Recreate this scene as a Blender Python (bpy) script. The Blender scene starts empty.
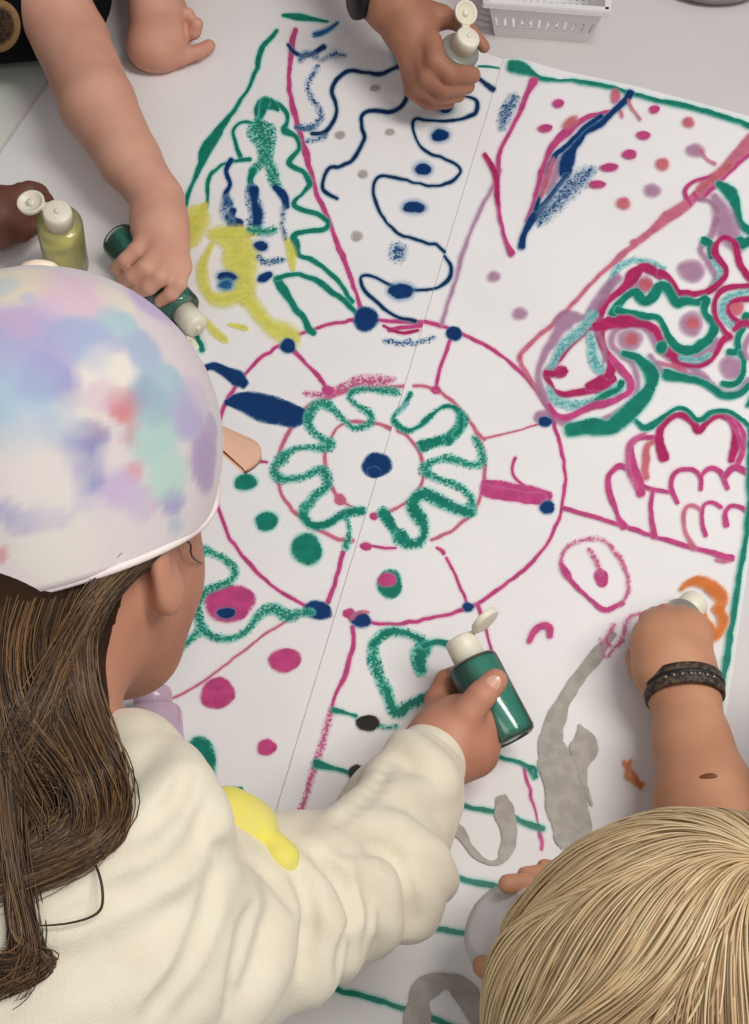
import bpy, math, random
import numpy as np
from mathutils import Vector
random.seed(7)
RNG = np.random.default_rng(11)
SC = bpy.context.scene
COL = SC.collection

# ---------------------------------------------------------------- place and camera
TZ = 0.75                                    # table top height
FPX = 1250.0                                 # focal length for a 749 x 1024 frame
CAM = np.array([0.0, -0.475, TZ + 0.823])
CR = np.array([1.0, 0.0, 0.0])
CU = np.array([0.0, math.cos(math.radians(30)), 0.5])
CF = np.array([0.0, 0.5, -math.cos(math.radians(30))])

def ray(x, y):
    return CF + CR * ((x - 374.5) / FPX) + CU * ((512 - y) / FPX)

def P(x, y, h=0.0):
    "point at height h above the table that stands where the photo shows (x, y)"
    d = ray(x, y)
    t = (TZ + h - CAM[2]) / d[2]
    return CAM + d * t

def proj(p):
    v = np.asarray(p, float) - CAM
    z = v @ CF
    return 374.5 + FPX * (v @ CR) / z, 512 - FPX * (v @ CU) / z

# ---------------------------------------------------------------- materials
def lin(c):
    return tuple((v / 255 / 12.92) if v / 255 <= 0.04045 else ((v / 255 + 0.055) / 1.055) ** 2.4 for v in c)

def nodes(name):
    m = bpy.data.materials.new(name)
    m.use_nodes = True
    nt = m.node_tree
    b = nt.nodes['Principled BSDF']
    return m, nt, b

def noise(nt, scale, detail=3, rough=0.5, coord='Object'):
    tc = nt.nodes.new('ShaderNodeTexCoord')
    n = nt.nodes.new('ShaderNodeTexNoise')
    n.inputs['Scale'].default_value = scale
    n.inputs['Detail'].default_value = detail
    n.inputs['Roughness'].default_value = rough
    nt.links.new(tc.outputs[coord], n.inputs['Vector'])
    return n

def mixcol(nt, fac, a, b):
    m = nt.nodes.new('ShaderNodeMix')
    m.data_type = 'RGBA'
    if isinstance(fac, float): m.inputs[0].default_value = fac
    else: nt.links.new(fac, m.inputs[0])
    for k, v in ((6, a), (7, b)):
        if isinstance(v, tuple): m.inputs[k].default_value = (*v[:3], 1)
        else: nt.links.new(v, m.inputs[k])
    return m.outputs[2]

def mathn(nt, op, a, b=None, clamp=False):
    m = nt.nodes.new('ShaderNodeMath'); m.operation = op; m.use_clamp = clamp
    for k, v in ((0, a), (1, b)):
        if v is None: continue
        if isinstance(v, (int, float)): m.inputs[k].default_value = v
        else: nt.links.new(v, m.inputs[k])
    return m.outputs[0]

def sstep(nt, v, lo, hi):
    m = nt.nodes.new('ShaderNodeMapRange'); m.interpolation_type = 'SMOOTHSTEP'
    nt.links.new(v, m.inputs[0])
    m.inputs[1].default_value = lo; m.inputs[2].default_value = hi
    return m.outputs[0]

def bump(nt, b, h, strength, dist):
    n = nt.nodes.new('ShaderNodeBump')
    n.inputs['Strength'].default_value = strength
    n.inputs['Distance'].default_value = dist
    nt.links.new(h, n.inputs['Height'])
    nt.links.new(n.outputs[0], b.inputs['Normal'])

def simple(name, c, rough=0.5, c2=None, scale=30, coat=0, bumpd=0, bscale=None, sheen=0, spec=0.5, metal=0):
    m, nt, b = nodes(name)
    c = lin(c)
    c2 = lin(c2) if c2 else tuple(v * 0.9 for v in c)
    n = noise(nt, scale)
    nt.links.new(mixcol(nt, sstep(nt, n.outputs[0], .3, .7), c, c2), b.inputs['Base Color'])
    b.inputs['Roughness'].default_value = rough
    b.inputs['Coat Weight'].default_value = coat
    b.inputs['Coat Roughness'].default_value = 0.08
    b.inputs['Sheen Weight'].default_value = sheen
    b.inputs['Specular IOR Level'].default_value = spec
    b.inputs['Metallic'].default_value = metal
    if bumpd:
        n2 = noise(nt, bscale or scale * 8, 4)
        bump(nt, b, n2.outputs[0], 0.6, bumpd)
    return m

def skin(name, c, c2, sss=0.06):
    m, nt, b = nodes(name)
    n = noise(nt, 22, 3)
    n2 = noise(nt, 900, 2)
    nt.links.new(mixcol(nt, sstep(nt, n.outputs[0], .3, .72), lin(c), lin(c2)), b.inputs['Base Color'])
    b.inputs['Roughness'].default_value = 0.55
    b.inputs['Specular IOR Level'].default_value = 0.35
    b.inputs['Subsurface Weight'].default_value = sss
    b.inputs['Subsurface Radius'].default_value = (1, .35, .2)
    b.inputs['Subsurface Scale'].default_value = 0.006
    bump(nt, b, n2.outputs[0], 0.25, 0.0004)
    return m

def attr_mat(name, attr, rough=0.6, sheen=0, bumpd=0, bscale=400, spec=0.5):
    m, nt, b = nodes(name)
    a = nt.nodes.new('ShaderNodeAttribute'); a.attribute_name = attr
    nt.links.new(a.outputs['Color'], b.inputs['Base Color'])
    b.inputs['Roughness'].default_value = rough
    b.inputs['Sheen Weight'].default_value = sheen
    b.inputs['Specular IOR Level'].default_value = spec
    if bumpd:
        n2 = noise(nt, bscale, 3)
        bump(nt, b, n2.outputs[0], 0.6, bumpd)
    return m

def shell(name, tint=(255, 255, 255), milk=0.12, rough=0.12):
    "thin clear plastic: see-through wall with a gloss"
    m = bpy.data.materials.new(name); m.use_nodes = True
    nt = m.node_tree; nt.nodes.clear()
    out = nt.nodes.new('ShaderNodeOutputMaterial')
    tr = nt.nodes.new('ShaderNodeBsdfTransparent'); tr.inputs[0].default_value = (*lin(tint), 1)
    gl = nt.nodes.new('ShaderNodeBsdfGlossy'); gl.inputs['Roughness'].default_value = rough
    df = nt.nodes.new('ShaderNodeBsdfDiffuse'); df.inputs[0].default_value = (*lin(tint), 1)
    tl = nt.nodes.new('ShaderNodeBsdfTranslucent'); tl.inputs[0].default_value = (*lin(tint), 1)
    fr = nt.nodes.new('ShaderNodeFresnel'); fr.inputs[0].default_value = 1.5
    m0 = nt.nodes.new('ShaderNodeMixShader'); m0.inputs[0].default_value = .5
    nt.links.new(df.outputs[0], m0.inputs[1]); nt.links.new(tl.outputs[0], m0.inputs[2])
    m1 = nt.nodes.new('ShaderNodeMixShader'); m1.inputs[0].default_value = milk
    nt.links.new(tr.outputs[0], m1.inputs[1]); nt.links.new(m0.outputs[0], m1.inputs[2])
    m2 = nt.nodes.new('ShaderNodeMixShader')
    nt.links.new(fr.outputs[0], m2.inputs[0])
    nt.links.new(m1.outputs[0], m2.inputs[1]); nt.links.new(gl.outputs[0], m2.inputs[2])
    nt.links.new(m2.outputs[0], out.inputs[0])
    return m

def paint(name, core, halo, grain=0.25, soft=0.08, halo_a=0.35, scale=700, body=1.0, rough=0.35, dens=1.0):
    "liquid paint on paper: attribute a is 0 at the rim of the bleed, .5 at the edge of the stroke, 1 in its middle"
    m, nt, b = nodes(name)
    a = nt.nodes.new('ShaderNodeAttribute'); a.attribute_name = 'a'
    av = a.outputs['Fac']
    n = noise(nt, scale, 2, .6)
    n2 = noise(nt, 120, 2)
    g = mathn(nt, 'MULTIPLY', mathn(nt, 'SUBTRACT', n.outputs[0], 0.5), grain * 2.2)
    g2 = mathn(nt, 'MULTIPLY', mathn(nt, 'SUBTRACT', n2.outputs[0], 0.5), 0.25)
    v = mathn(nt, 'ADD', mathn(nt, 'ADD', mathn(nt, 'MULTIPLY', av, dens), g), g2)
    core_m = mathn(nt, 'MULTIPLY', sstep(nt, v, 0.5 - soft, 0.5 + soft), body)
    h = mathn(nt, 'POWER', mathn(nt, 'MULTIPLY', av, 2.0, True), 1.6)
    hm = mathn(nt, 'MULTIPLY', h, halo_a)
    alpha = mathn(nt, 'MAXIMUM', core_m, hm)
    edge = mathn(nt, 'MULTIPLY', av, 1.0)
    c = lin(core); dark = tuple(x * 0.82 for x in c)
    cc = mixcol(nt, sstep(nt, n2.outputs[0], .35, .65), c, dark)
    nt.links.new(mixcol(nt, core_m, lin(halo), cc), b.inputs['Base Color'])
    nt.links.new(alpha, b.inputs['Alpha'])
    b.inputs['Roughness'].default_value = rough
    b.inputs['Specular IOR Level'].default_value = 0.25
    return m

# ---------------------------------------------------------------- objects
def mesh_obj(name, verts, faces, mat, parent=None, smooth=True):
    me = bpy.data.meshes.new(name)
    v = np.asarray(verts, np.float32)
    if isinstance(faces, np.ndarray):
        n = len(faces); k = faces.shape[1]
        me.vertices.add(len(v)); me.vertices.foreach_set('co', v.ravel())
        me.loops.add(n * k); me.loops.foreach_set('vertex_index', faces.astype(np.int32).ravel())
        me.polygons.add(n)
        me.polygons.foreach_set('loop_start', np.arange(0, n * k, k, dtype=np.int32))
        me.polygons.foreach_set('loop_total', np.full(n, k, dtype=np.int32))
        me.update(calc_edges=True); me.validate()
    else:
        me.from_pydata([tuple(map(float, p)) for p in verts], [], [tuple(map(int, f)) for f in faces])
    me.polygons.foreach_set('use_smooth', [smooth] * len(me.polygons))
    me.materials.append(mat)
    o = bpy.data.objects.new(name, me)
    COL.objects.link(o)
    if parent is not None: o.parent = parent
    return o

def tag(o, label, cat=None, group=None, kind=None):
    o['label'] = label
    if cat: o['category'] = cat
    if group: o['group'] = group
    if kind: o['kind'] = kind
    return o

def empty(name, loc, label, cat, group=None):
    o = bpy.data.objects.new(name, None)
    o.location = tuple(float(v) for v in loc)
    o.empty_display_size = 0.02
    COL.objects.link(o)
    return tag(o, label, cat, group)

def adopt(child, root):
    "parent keeping the world place (roots carry only a location)"
    child.parent = root
    child.location = tuple(-v for v in root.location)

def col_attr(o, name, cols):
    at = o.data.color_attributes.new(name, 'FLOAT_COLOR', 'POINT')
    c = np.ones((len(o.data.vertices), 4), np.float32); c[:, :3] = cols
    at.data.foreach_set('color', c.ravel())

def flt_attr(o, name, vals):
    at = o.data.attributes.new(name, 'FLOAT', 'POINT')
    at.data.foreach_set('value', np.asarray(vals, np.float32))

class MB:
    "collects geometry for one mesh"
    def __init__(s): s.v = []; s.f = []
    def add(s, v, f):
        n = len(s.v); s.v += [tuple(map(float, p)) for p in v]; s.f += [tuple(i + n for i in q) for q in f]
    def lathe(s, prof, A, ax, n=40, capend=True):
        "prof: (distance along axis, radius)"
        ax = unit(ax); e1, e2 = frame(ax)
        V = []; F = []
        for (t, r) in prof:
            for k in range(n):
                a = 2 * math.pi * k / n
                V.append(A + ax * t + (e1 * math.cos(a) + e2 * math.sin(a)) * r)
        m = len(prof)
        for i in range(m - 1):
            for k in range(n):
                F.append((i * n + k, i * n + (k + 1) % n, (i + 1) * n + (k + 1) % n, (i + 1) * n + k))
        if capend:
            F.append(tuple(range(n - 1, -1, -1))); F.append(tuple(range((m - 1) * n, m * n)))
        s.add(V, F)
    def box(s, c, ex, ey, ez):
        V = [c + ex * a + ey * b + ez * d for a in (-1, 1) for b in (-1, 1) for d in (-1, 1)]
        s.add(V, [(0, 1, 3, 2), (4, 6, 7, 5), (0, 4, 5, 1), (2, 3, 7, 6), (0, 2, 6, 4), (1, 5, 7, 3)])
    def obj(s, name, mat, parent=None, smooth=True):
        o = mesh_obj(name, s.v, s.f, mat, parent, smooth)
        return o

def unit(v):
    v = np.asarray(v, float); return v / np.linalg.norm(v)
def frame(ax):
    t = np.array([0, 0, 1.0]) if abs(ax[2]) < .9 else np.array([1.0, 0, 0])
    e1 = unit(np.cross(ax, t)); return e1, np.cross(ax, e1)

def bevel(o, w, seg=2):
    m = o.modifiers.new('bevel', 'BEVEL'); m.width = w; m.segments = seg; m.limit_method = 'ANGLE'
    m.angle_limit = math.radians(40); return o

# ---------------------------------------------------------------- smooth solids (distance field to mesh)
# primitive: ('c', a, b, ra, rb, k)  tapered limb;  ('e', centre, radii, axes 3x3 rows, k)  ellipsoid;  ('-c', ...) carve
def cone(a, b, ra, rb=None, k=.01): return ('c', np.asarray(a, float), np.asarray(b, float), ra, ra if rb is None else rb, k)
def carve(a, b, ra, rb=None, k=.004): return ('-c', np.asarray(a, float), np.asarray(b, float), ra, ra if rb is None else rb, k)
def ell(c, r, axes=None, k=.01): return ('e', np.asarray(c, float), np.asarray(r, float), np.eye(3) if axes is None else np.asarray(axes, float), k)
def chain(pts, rs, k=.008):
    return [cone(pts[i], pts[i + 1], rs[i], rs[i + 1], k) for i in range(len(pts) - 1)]

def pbox(p):
    if p[0] in ('c', '-c'):
        r = max(p[3], p[4]); return np.minimum(p[1], p[2]) - r, np.maximum(p[1], p[2]) + r
    ext = np.sqrt(((p[3] * p[2][:, None]) ** 2).sum(0)); return p[1] - ext, p[1] + ext

def pdist(p, X):
    if p[0] in ('c', '-c'):
        a, b, ra, rb = p[1:5]; ab = b - a
        L = max(ab @ ab, 1e-12)
        t = np.clip(((X - a) @ ab) / L, 0, 1)
        q = X - a - t[..., None] * ab
        return np.sqrt((q * q).sum(-1)) - (ra + (rb - ra) * t)
    q = (X - p[1]) @ p[3].T
    k0 = np.sqrt(((q / p[2]) ** 2).sum(-1)); k1 = np.sqrt(((q / p[2] ** 2) ** 2).sum(-1))
    return k0 * (k0 - 1) / np.maximum(k1, 1e-9)

def sdf(prims, X):
    F = np.full(X.shape[:-1], 1.0)
    for p in prims:
        d = pdist(p, X); k = p[-1]
        if p[0] == '-c':
            d = -d
            h = np.maximum(k - np.abs(F - d), 0) / k
            F = np.maximum(F, d) + h * h * k / 4
        else:
            h = np.maximum(k - np.abs(F - d), 0) / k
            F = np.minimum(F, d) - h * h * k / 4
    return F

def trace(prims, x, y, off=0.0):
    "where the line of sight through (x, y) meets the solid"
    d = ray(x, y); d = d / np.linalg.norm(d)
    t = 0.15
    for _ in range(120):
        s = float(sdf(prims, CAM + d * t)) - off
        if s < 2e-4: return CAM + d * t
        t += s * 0.9
        if t > 1.6: return None
    return CAM + d * t

def trace_many(prims, xs, ys, steps=60):
    "sight lines through many points at once; rows of nan where nothing is met"
    xs = np.asarray(xs, float).ravel(); ys = np.asarray(ys, float).ravel()
    D = CF + np.outer((xs - 374.5) / FPX, CR) + np.outer((512 - ys) / FPX, CU)
    D /= np.linalg.norm(D, axis=1)[:, None]
    t = np.full(len(xs), .15); act = np.ones(len(xs), bool); hit = np.zeros(len(xs), bool)
    for _ in range(steps):
        i = np.where(act)[0]
        if not len(i): break
        s = sdf(prims, CAM + D[i] * t[i][:, None])
        h = s < 3e-4; hit[i[h]] = True
        t[i[~h]] += s[~h] * .95
        act[i[h]] = False; act[i[t[i] > 1.6]] = False
    W = CAM + D * t[:, None]; W[~hit] = np.nan
    return W

def on_table(X):
    "flesh and cloth flatten against the sheet they rest on"
    over = (X[..., 2] > TZ - .05) & (X[..., 0] > -.71) & (X[..., 0] < .395) & (X[..., 1] > -.44) & (X[..., 1] < .82)
    return np.where(over, TZ + .0016 - X[..., 2], -1.0)

def solid(name, prims, res, mat, parent=None, clip=None, disp=None):
    import time; t_0 = time.time()
    B = 16
    lo = np.min([pbox(p)[0] for p in prims], 0) - 4 * res
    hi = np.max([pbox(p)[1] for p in prims], 0) + 4 * res
    n = np.ceil((hi - lo) / res).astype(int) + 1
    nb = np.ceil(n / B).astype(int)
    N = nb * B + 2
    boxes = [pbox(p) for p in prims]
    ids = []; pos = []; quads = []
    ar = np.arange(B + 1)
    ci, cj, ck = np.meshgrid(np.arange(B), np.arange(B), np.arange(B), indexing='ij')
    def gid(i, j, k): return (i.astype(np.int64) * N[1] + j) * N[2] + k
    for bi in range(nb[0]):
        for bj in range(nb[1]):
            for bk in range(nb[2]):
                o = np.array([bi, bj, bk]) * B
                blo = lo + o * res; bhi = blo + B * res
                sel = [p for p, (a, b) in zip(prims, boxes)
                       if np.all(a - p[-1] * 2.2 - 4 * res < bhi) and np.all(b + p[-1] * 2.2 + 4 * res > blo)]
                if not any(p[0][0] != '-' for p in sel): continue
                cc = float(sdf(sel, (blo + bhi) / 2)); hd = B * res * .87
                if cc > hd * 1.35 + .01 or cc < -hd * 1.35 - .06: continue
                ax = [blo[d] + ar * res for d in range(3)]
                X = np.stack(np.meshgrid(*ax, indexing='ij'), -1)
                F = sdf(sel, X)
                if disp is not None: F = F + disp(X)
                if clip is not None: F = np.maximum(F, clip(X))
                if F.min() >= 0 or F.max() < 0: continue
                S = F < 0
                # cell vertices
                cnt = np.zeros((B, B, B)); acc = np.zeros((B, B, B, 3))
                for d in range(3):
                    sl0 = [slice(None)] * 3; sl1 = [slice(None)] * 3
                    sl0[d] = slice(0, B); sl1[d] = slice(1, B + 1)
                    f0 = F[tuple(sl0)]; f1 = F[tuple(sl1)]
                    cr = (f0 < 0) != (f1 < 0)
                    t = np.where(cr, f0 / np.where(cr, f0 - f1, 1), 0)
                    e = [x for x in range(3) if x != d]
                    for u in (0, 1):
                        for v in (0, 1):
                            s = [slice(None)] * 3
                            s[e[0]] = slice(u, u + B); s[e[1]] = slice(v, v + B)
                            c_ = cr[tuple(s)]; t_ = t[tuple(s)]
                            cnt += c_
                            acc[..., d] += np.where(c_, t_, 0)
                            acc[..., e[0]] += c_ * u; acc[..., e[1]] += c_ * v
                m = cnt > 0
                if m.any():
                    I = np.stack([ci[m], cj[m], ck[m]], -1)
                    ids.append(gid(I[:, 0] + o[0], I[:, 1] + o[1], I[:, 2] + o[2]))
                    pos.append(blo + (I + acc[m] / cnt[m][:, None]) * res)
                # faces: edges owned by this block (lower corner inside the block)
                for d in range(3):
                    s0 = tuple([slice(0, B)] * 3)
                    s1 = [slice(0, B)] * 3; s1[d] = slice(1, B + 1); s1 = tuple(s1)
                    a_ = S[s0]; b_ = S[s1]; cr = a_ != b_
                    if not cr.any(): continue
                    i, j, k = ci[cr] + o[0], cj[cr] + o[1], ck[cr] + o[2]
                    e1 = (d + 1) % 3; e2 = (d + 2) % 3
                    q = [i, j, k]
                    def sh(u, v):
                        w = [x.copy() for x in q]; w[e1] = w[e1] - u; w[e2] = w[e2] - v
                        return gid(*w)
                    Q = np.stack([sh(1, 1), sh(0, 1), sh(0, 0), sh(1, 0)], -1)
                    fl = ~a_[cr]
                    Q[fl] = Q[fl][:, ::-1]
                    quads.append(Q)
    ids = np.concatenate(ids); pos = np.concatenate(pos); quads = np.concatenate(quads)
    od = np.argsort(ids); ids = ids[od]; pos = pos[od]
    ix = np.searchsorted(ids, quads); ix = np.minimum(ix, len(ids) - 1)
    ok = (ids[ix] == quads).all(1)
    print('SOLID', name, len(pos), round(time.time() - t_0, 1), flush=True)
    return mesh_obj(name, pos, ix[ok], mat, parent)

def tubes(name, lines, mat, parent=None, sides=4):
    "lines: (points Nx3, radii N, colour rgb 0-255); one mesh of strands, coloured per strand"
    V = []; Fc = []; C = []; base = 0
    for pts, rad, c in lines:
        pts = np.asarray(pts, float); n = len(pts)
        T = np.gradient(pts, axis=0); T /= np.maximum(np.linalg.norm(T, axis=1), 1e-9)[:, None]
        ref = np.array([.3, .2, .93]); E1 = np.cross(T, ref); E1 /= np.maximum(np.linalg.norm(E1, axis=1), 1e-9)[:, None]
        E2 = np.cross(T, E1)
        ang = np.arange(sides) * 2 * math.pi / sides
        ring = pts[:, None] + (E1[:, None] * np.cos(ang)[None, :, None] + E2[:, None] * np.sin(ang)[None, :, None]) * np.asarray(rad)[:, None, None]
        V.append(ring.reshape(-1, 3))
        i = np.arange(n - 1)[:, None] * sides; k = np.arange(sides)[None]
        k2 = (k + 1) % sides
        q = np.stack([i + k, i + k2, i + sides + k2, i + sides + k], -1).reshape(-1, 4) + base
        Fc.append(q); base += n * sides
        C.append(np.tile(np.array(lin(c)), (n * sides, 1)))
    o = mesh_obj(name, np.concatenate(V), np.concatenate(Fc), mat, parent)
    col_attr(o, 'tint', np.concatenate(C))
    return o

def catmull(p, per=8, closed=False):
    p = np.asarray(p, float)
    if len(p) < 3 and not closed:
        t = np.linspace(0, 1, per + 1)[:, None]; return p[0] * (1 - t) + p[-1] * t
    q = np.vstack([p[-1], p, p[0], p[1]]) if closed else np.vstack([2 * p[0] - p[1], p, 2 * p[-1] - p[-2]])
    out = []
    for i in range(len(q) - 3):
        a, b, c, d = q[i:i + 4]
        for t in np.arange(per) / per:
            out.append(.5 * (2 * b + (c - a) * t + (2 * a - 5 * b + 4 * c - d) * t ** 2 + (3 * b - a - 3 * c + d) * t ** 3))
    out.append(q[-2])
    return np.array(out)
# ---------------------------------------------------------------- room
M = {}
M['floor'] = simple('grey floor tiles', (120, 116, 112), .5, (104, 100, 97), 9)
M['table'] = simple('white laminate', (214, 207, 206), .45, (208, 202, 200), 5)
M['paper'] = simple('white paper', (236, 233, 232), .85, (232, 229, 228), 14, bumpd=.0002, bscale=500, spec=.2)
M['steel'] = simple('grey steel', (140, 140, 142), .35, metal=1)

floor = MB(); floor.box(np.array([0, 0.1, -.02]), np.array([2.6, 0, 0]), np.array([0, 2.6, 0]), np.array([0, 0, .02]))
fo = floor.obj('floor', M['floor'], smooth=False); fo['kind'] = 'structure'; fo['label'] = 'grey floor under the table'

tb = empty('craft_table', (0.0, 0.15, 0.0), 'large white table under the painted paper sheets', 'table')
m = MB(); m.box(np.array([-.16, .19, TZ - .0125]), np.array([.545, 0, 0]), np.array([0, .62, 0]), np.array([0, 0, .0125]))
o = bevel(m.obj('tabletop', M['table'], smooth=False), .004); adopt(o, tb)
for sx in (-.62, .30):
    for sy in (-.36, .74):
        m = MB(); m.lathe([(0, .02), (.01, .022), (.72, .022), (.725, .03)], np.array([sx, sy, 0]), (0, 0, 1), 20)
        adopt(m.obj('leg', M['steel']), tb)

def sheet(name, px, z0, th, label):
    "a sheet of paper from its corners"
    base = [P(x, y, 0) for x, y in px]
    n = len(base)
    V = [(p[0], p[1], TZ + z0) for p in base] + [(p[0], p[1], TZ + z0 + th) for p in base]
    F = [tuple(range(n - 1, -1, -1)), tuple(range(n, 2 * n))] + [(i, (i + 1) % n, n + (i + 1) % n, n + i) for i in range(n)]
    o = mesh_obj(name, V, F, M['paper'], smooth=False)
    return tag(o, label, 'paper')

left_sheet = sheet('paper_sheet', [(503, 60), (400, 22), (300, -40), (128, -40), (45, 90), (-120, 330), (-60, 1060), (200, 1060)], .0002, .0004,
                   'white paper sheet with teal tree, yellow smear and left half of the painted wheel')
right_sheet = sheet('paper_sheet', [(503.5, 60), (201, 1060), (655, 1060), (725, 722), (757, 500), (800, 140), (749, 117), (640, 88), (560, 71), (520, 59)], .0007, .0003,
                    'white paper sheet with pink hand outline, teal heart and stripes, right half of the wheel')
m3, nt, b = nodes('stained paper')
n = noise(nt, 9, 1)
nt.links.new(mixcol(nt, sstep(nt, n.outputs[0], .42, .62), lin((222, 226, 214)), lin((226, 198, 208))), b.inputs['Base Color'])
b.inputs['Roughness'].default_value = .85
wl = MB(); wl.box(np.array([0, 2.65, 1.35]), np.array([2.6, 0, 0]), np.array([0, .05, 0]), np.array([0, 0, 1.35]))
wl = wl.obj('wall_back', simple('grey painted wall', (176, 172, 168), .8), smooth=False); wl['kind'] = 'structure'; wl['label'] = 'grey wall beyond the table'
wl = MB(); wl.box(np.array([-2.55, 0.1, 1.35]), np.array([.05, 0, 0]), np.array([0, 2.5, 0]), np.array([0, 0, 1.35]))
wl = wl.obj('wall_left', bpy.data.materials['grey painted wall'], smooth=False); wl['kind'] = 'structure'; wl['label'] = 'grey wall left of the table'
so = sheet('paper_sheet', [(126, -42), (42, 88), (-125, 330), (-200, 330), (-60, -42)], .0002, .0003, 'pale green and pink stained paper at far left corner')
so.data.materials[0] = m3
SHEET_TOP = {0: .0006, 1: .0010}

# ---------------------------------------------------------------- paint
PT = {
 'pink':  paint('pink paint', (196, 72, 130), (240, 150, 195), .14, .10, .34),
 'rose':  paint('rose paint', (204, 92, 120), (240, 170, 190), .18, .16, .35, body=.85),
 'pinkf': paint('brushed pink paint', (200, 72, 130), (236, 160, 196), .9, .12, .34, body=.85, dens=.72, scale=560),
 'crim':  paint('crimson paint', (178, 40, 98), (226, 120, 165), .14, .12, .38),
 'mauve': paint('mauve paint', (164, 106, 146), (214, 170, 200), .25, .25, .45, body=.72),
 'red':   paint('red pink paint', (204, 92, 104), (236, 160, 170), .15, .22, .40, body=.85),
 'teal':  paint('teal paint', (18, 126, 106), (110, 226, 206), .20, .11, .48),
 'tealf': paint('sprayed teal paint', (22, 134, 112), (120, 224, 206), 1.15, .10, .50, scale=560, dens=.74),
 'cyan':  paint('light teal glitter paint', (60, 165, 165), (160, 222, 222), 1.2, .12, .6, scale=560, body=.85, dens=.62),
 'navy':  paint('navy paint', (6, 54, 108), (100, 160, 205), .16, .12, .46),
 'navyf': paint('sprayed navy paint', (20, 78, 134), (150, 190, 218), 1.3, .10, .35, scale=560, dens=.60),
 'blue':  paint('blue paint', (26, 92, 144), (120, 190, 218), .45, .2, .6, dens=.85),
 'ink':   paint('dark navy line paint', (10, 48, 88), (110, 165, 195), .14, .12, .50),
 'yel':   paint('yellow paint', (218, 212, 66), (236, 232, 130), .55, .45, .85, body=.62, scale=300),
 'tealm': paint('grainy teal paint', (18, 126, 106), (110, 226, 206), .70, .10, .50, scale=560, dens=.95),
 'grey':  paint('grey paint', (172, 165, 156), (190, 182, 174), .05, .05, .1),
 'orange': paint('orange paint', (218, 116, 42), (246, 176, 120), .35, .2, .55, body=.92),
 'black': paint('black paint', (42, 38, 30), (90, 80, 70), .14, .08, .3),
 'smoke': paint('faint grey paint', (168, 160, 148), (200, 194, 186), .15, .3, .4, body=.7),
}
SEAM0 = (503.5, 60); SEAM1 = (275, 820)
def side(x, y):
    return (x - SEAM0[0]) * (SEAM1[1] - SEAM0[1]) - (y - SEAM0[1]) * (SEAM1[0] - SEAM0[0])
MARKS = [0]
def _link(name, V, F, A, col, sh, label=None):
    MARKS[0] += 1
    z = TZ + SHEET_TOP[sh] + .00012 + MARKS[0] * 8e-6
    W = [P(x, y, 0) for x, y in V]
    o = mesh_obj(name, [(p[0], p[1], z + (k // 7) * 3e-7) for k, p in enumerate(W)], F, PT[col], (left_sheet, right_sheet)[sh], smooth=False)
    flt_attr(o, 'a', A)
    if label: o['label'] = label
    return o

CW = {'pink': 'pink', 'rose': 'rose pink', 'pinkf': 'brushed pink', 'crim': 'crimson', 'mauve': 'mauve', 'red': 'red', 'teal': 'teal',
      'tealf': 'speckled teal', 'tealm': 'grainy teal', 'cyan': 'pale glittery teal', 'navy': 'navy blue', 'navyf': 'speckled navy', 'blue': 'blue', 'ink': 'dark navy',
      'yel': 'yellow', 'grey': 'grey', 'orange': 'orange', 'black': 'black', 'smoke': 'faint grey'}

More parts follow.
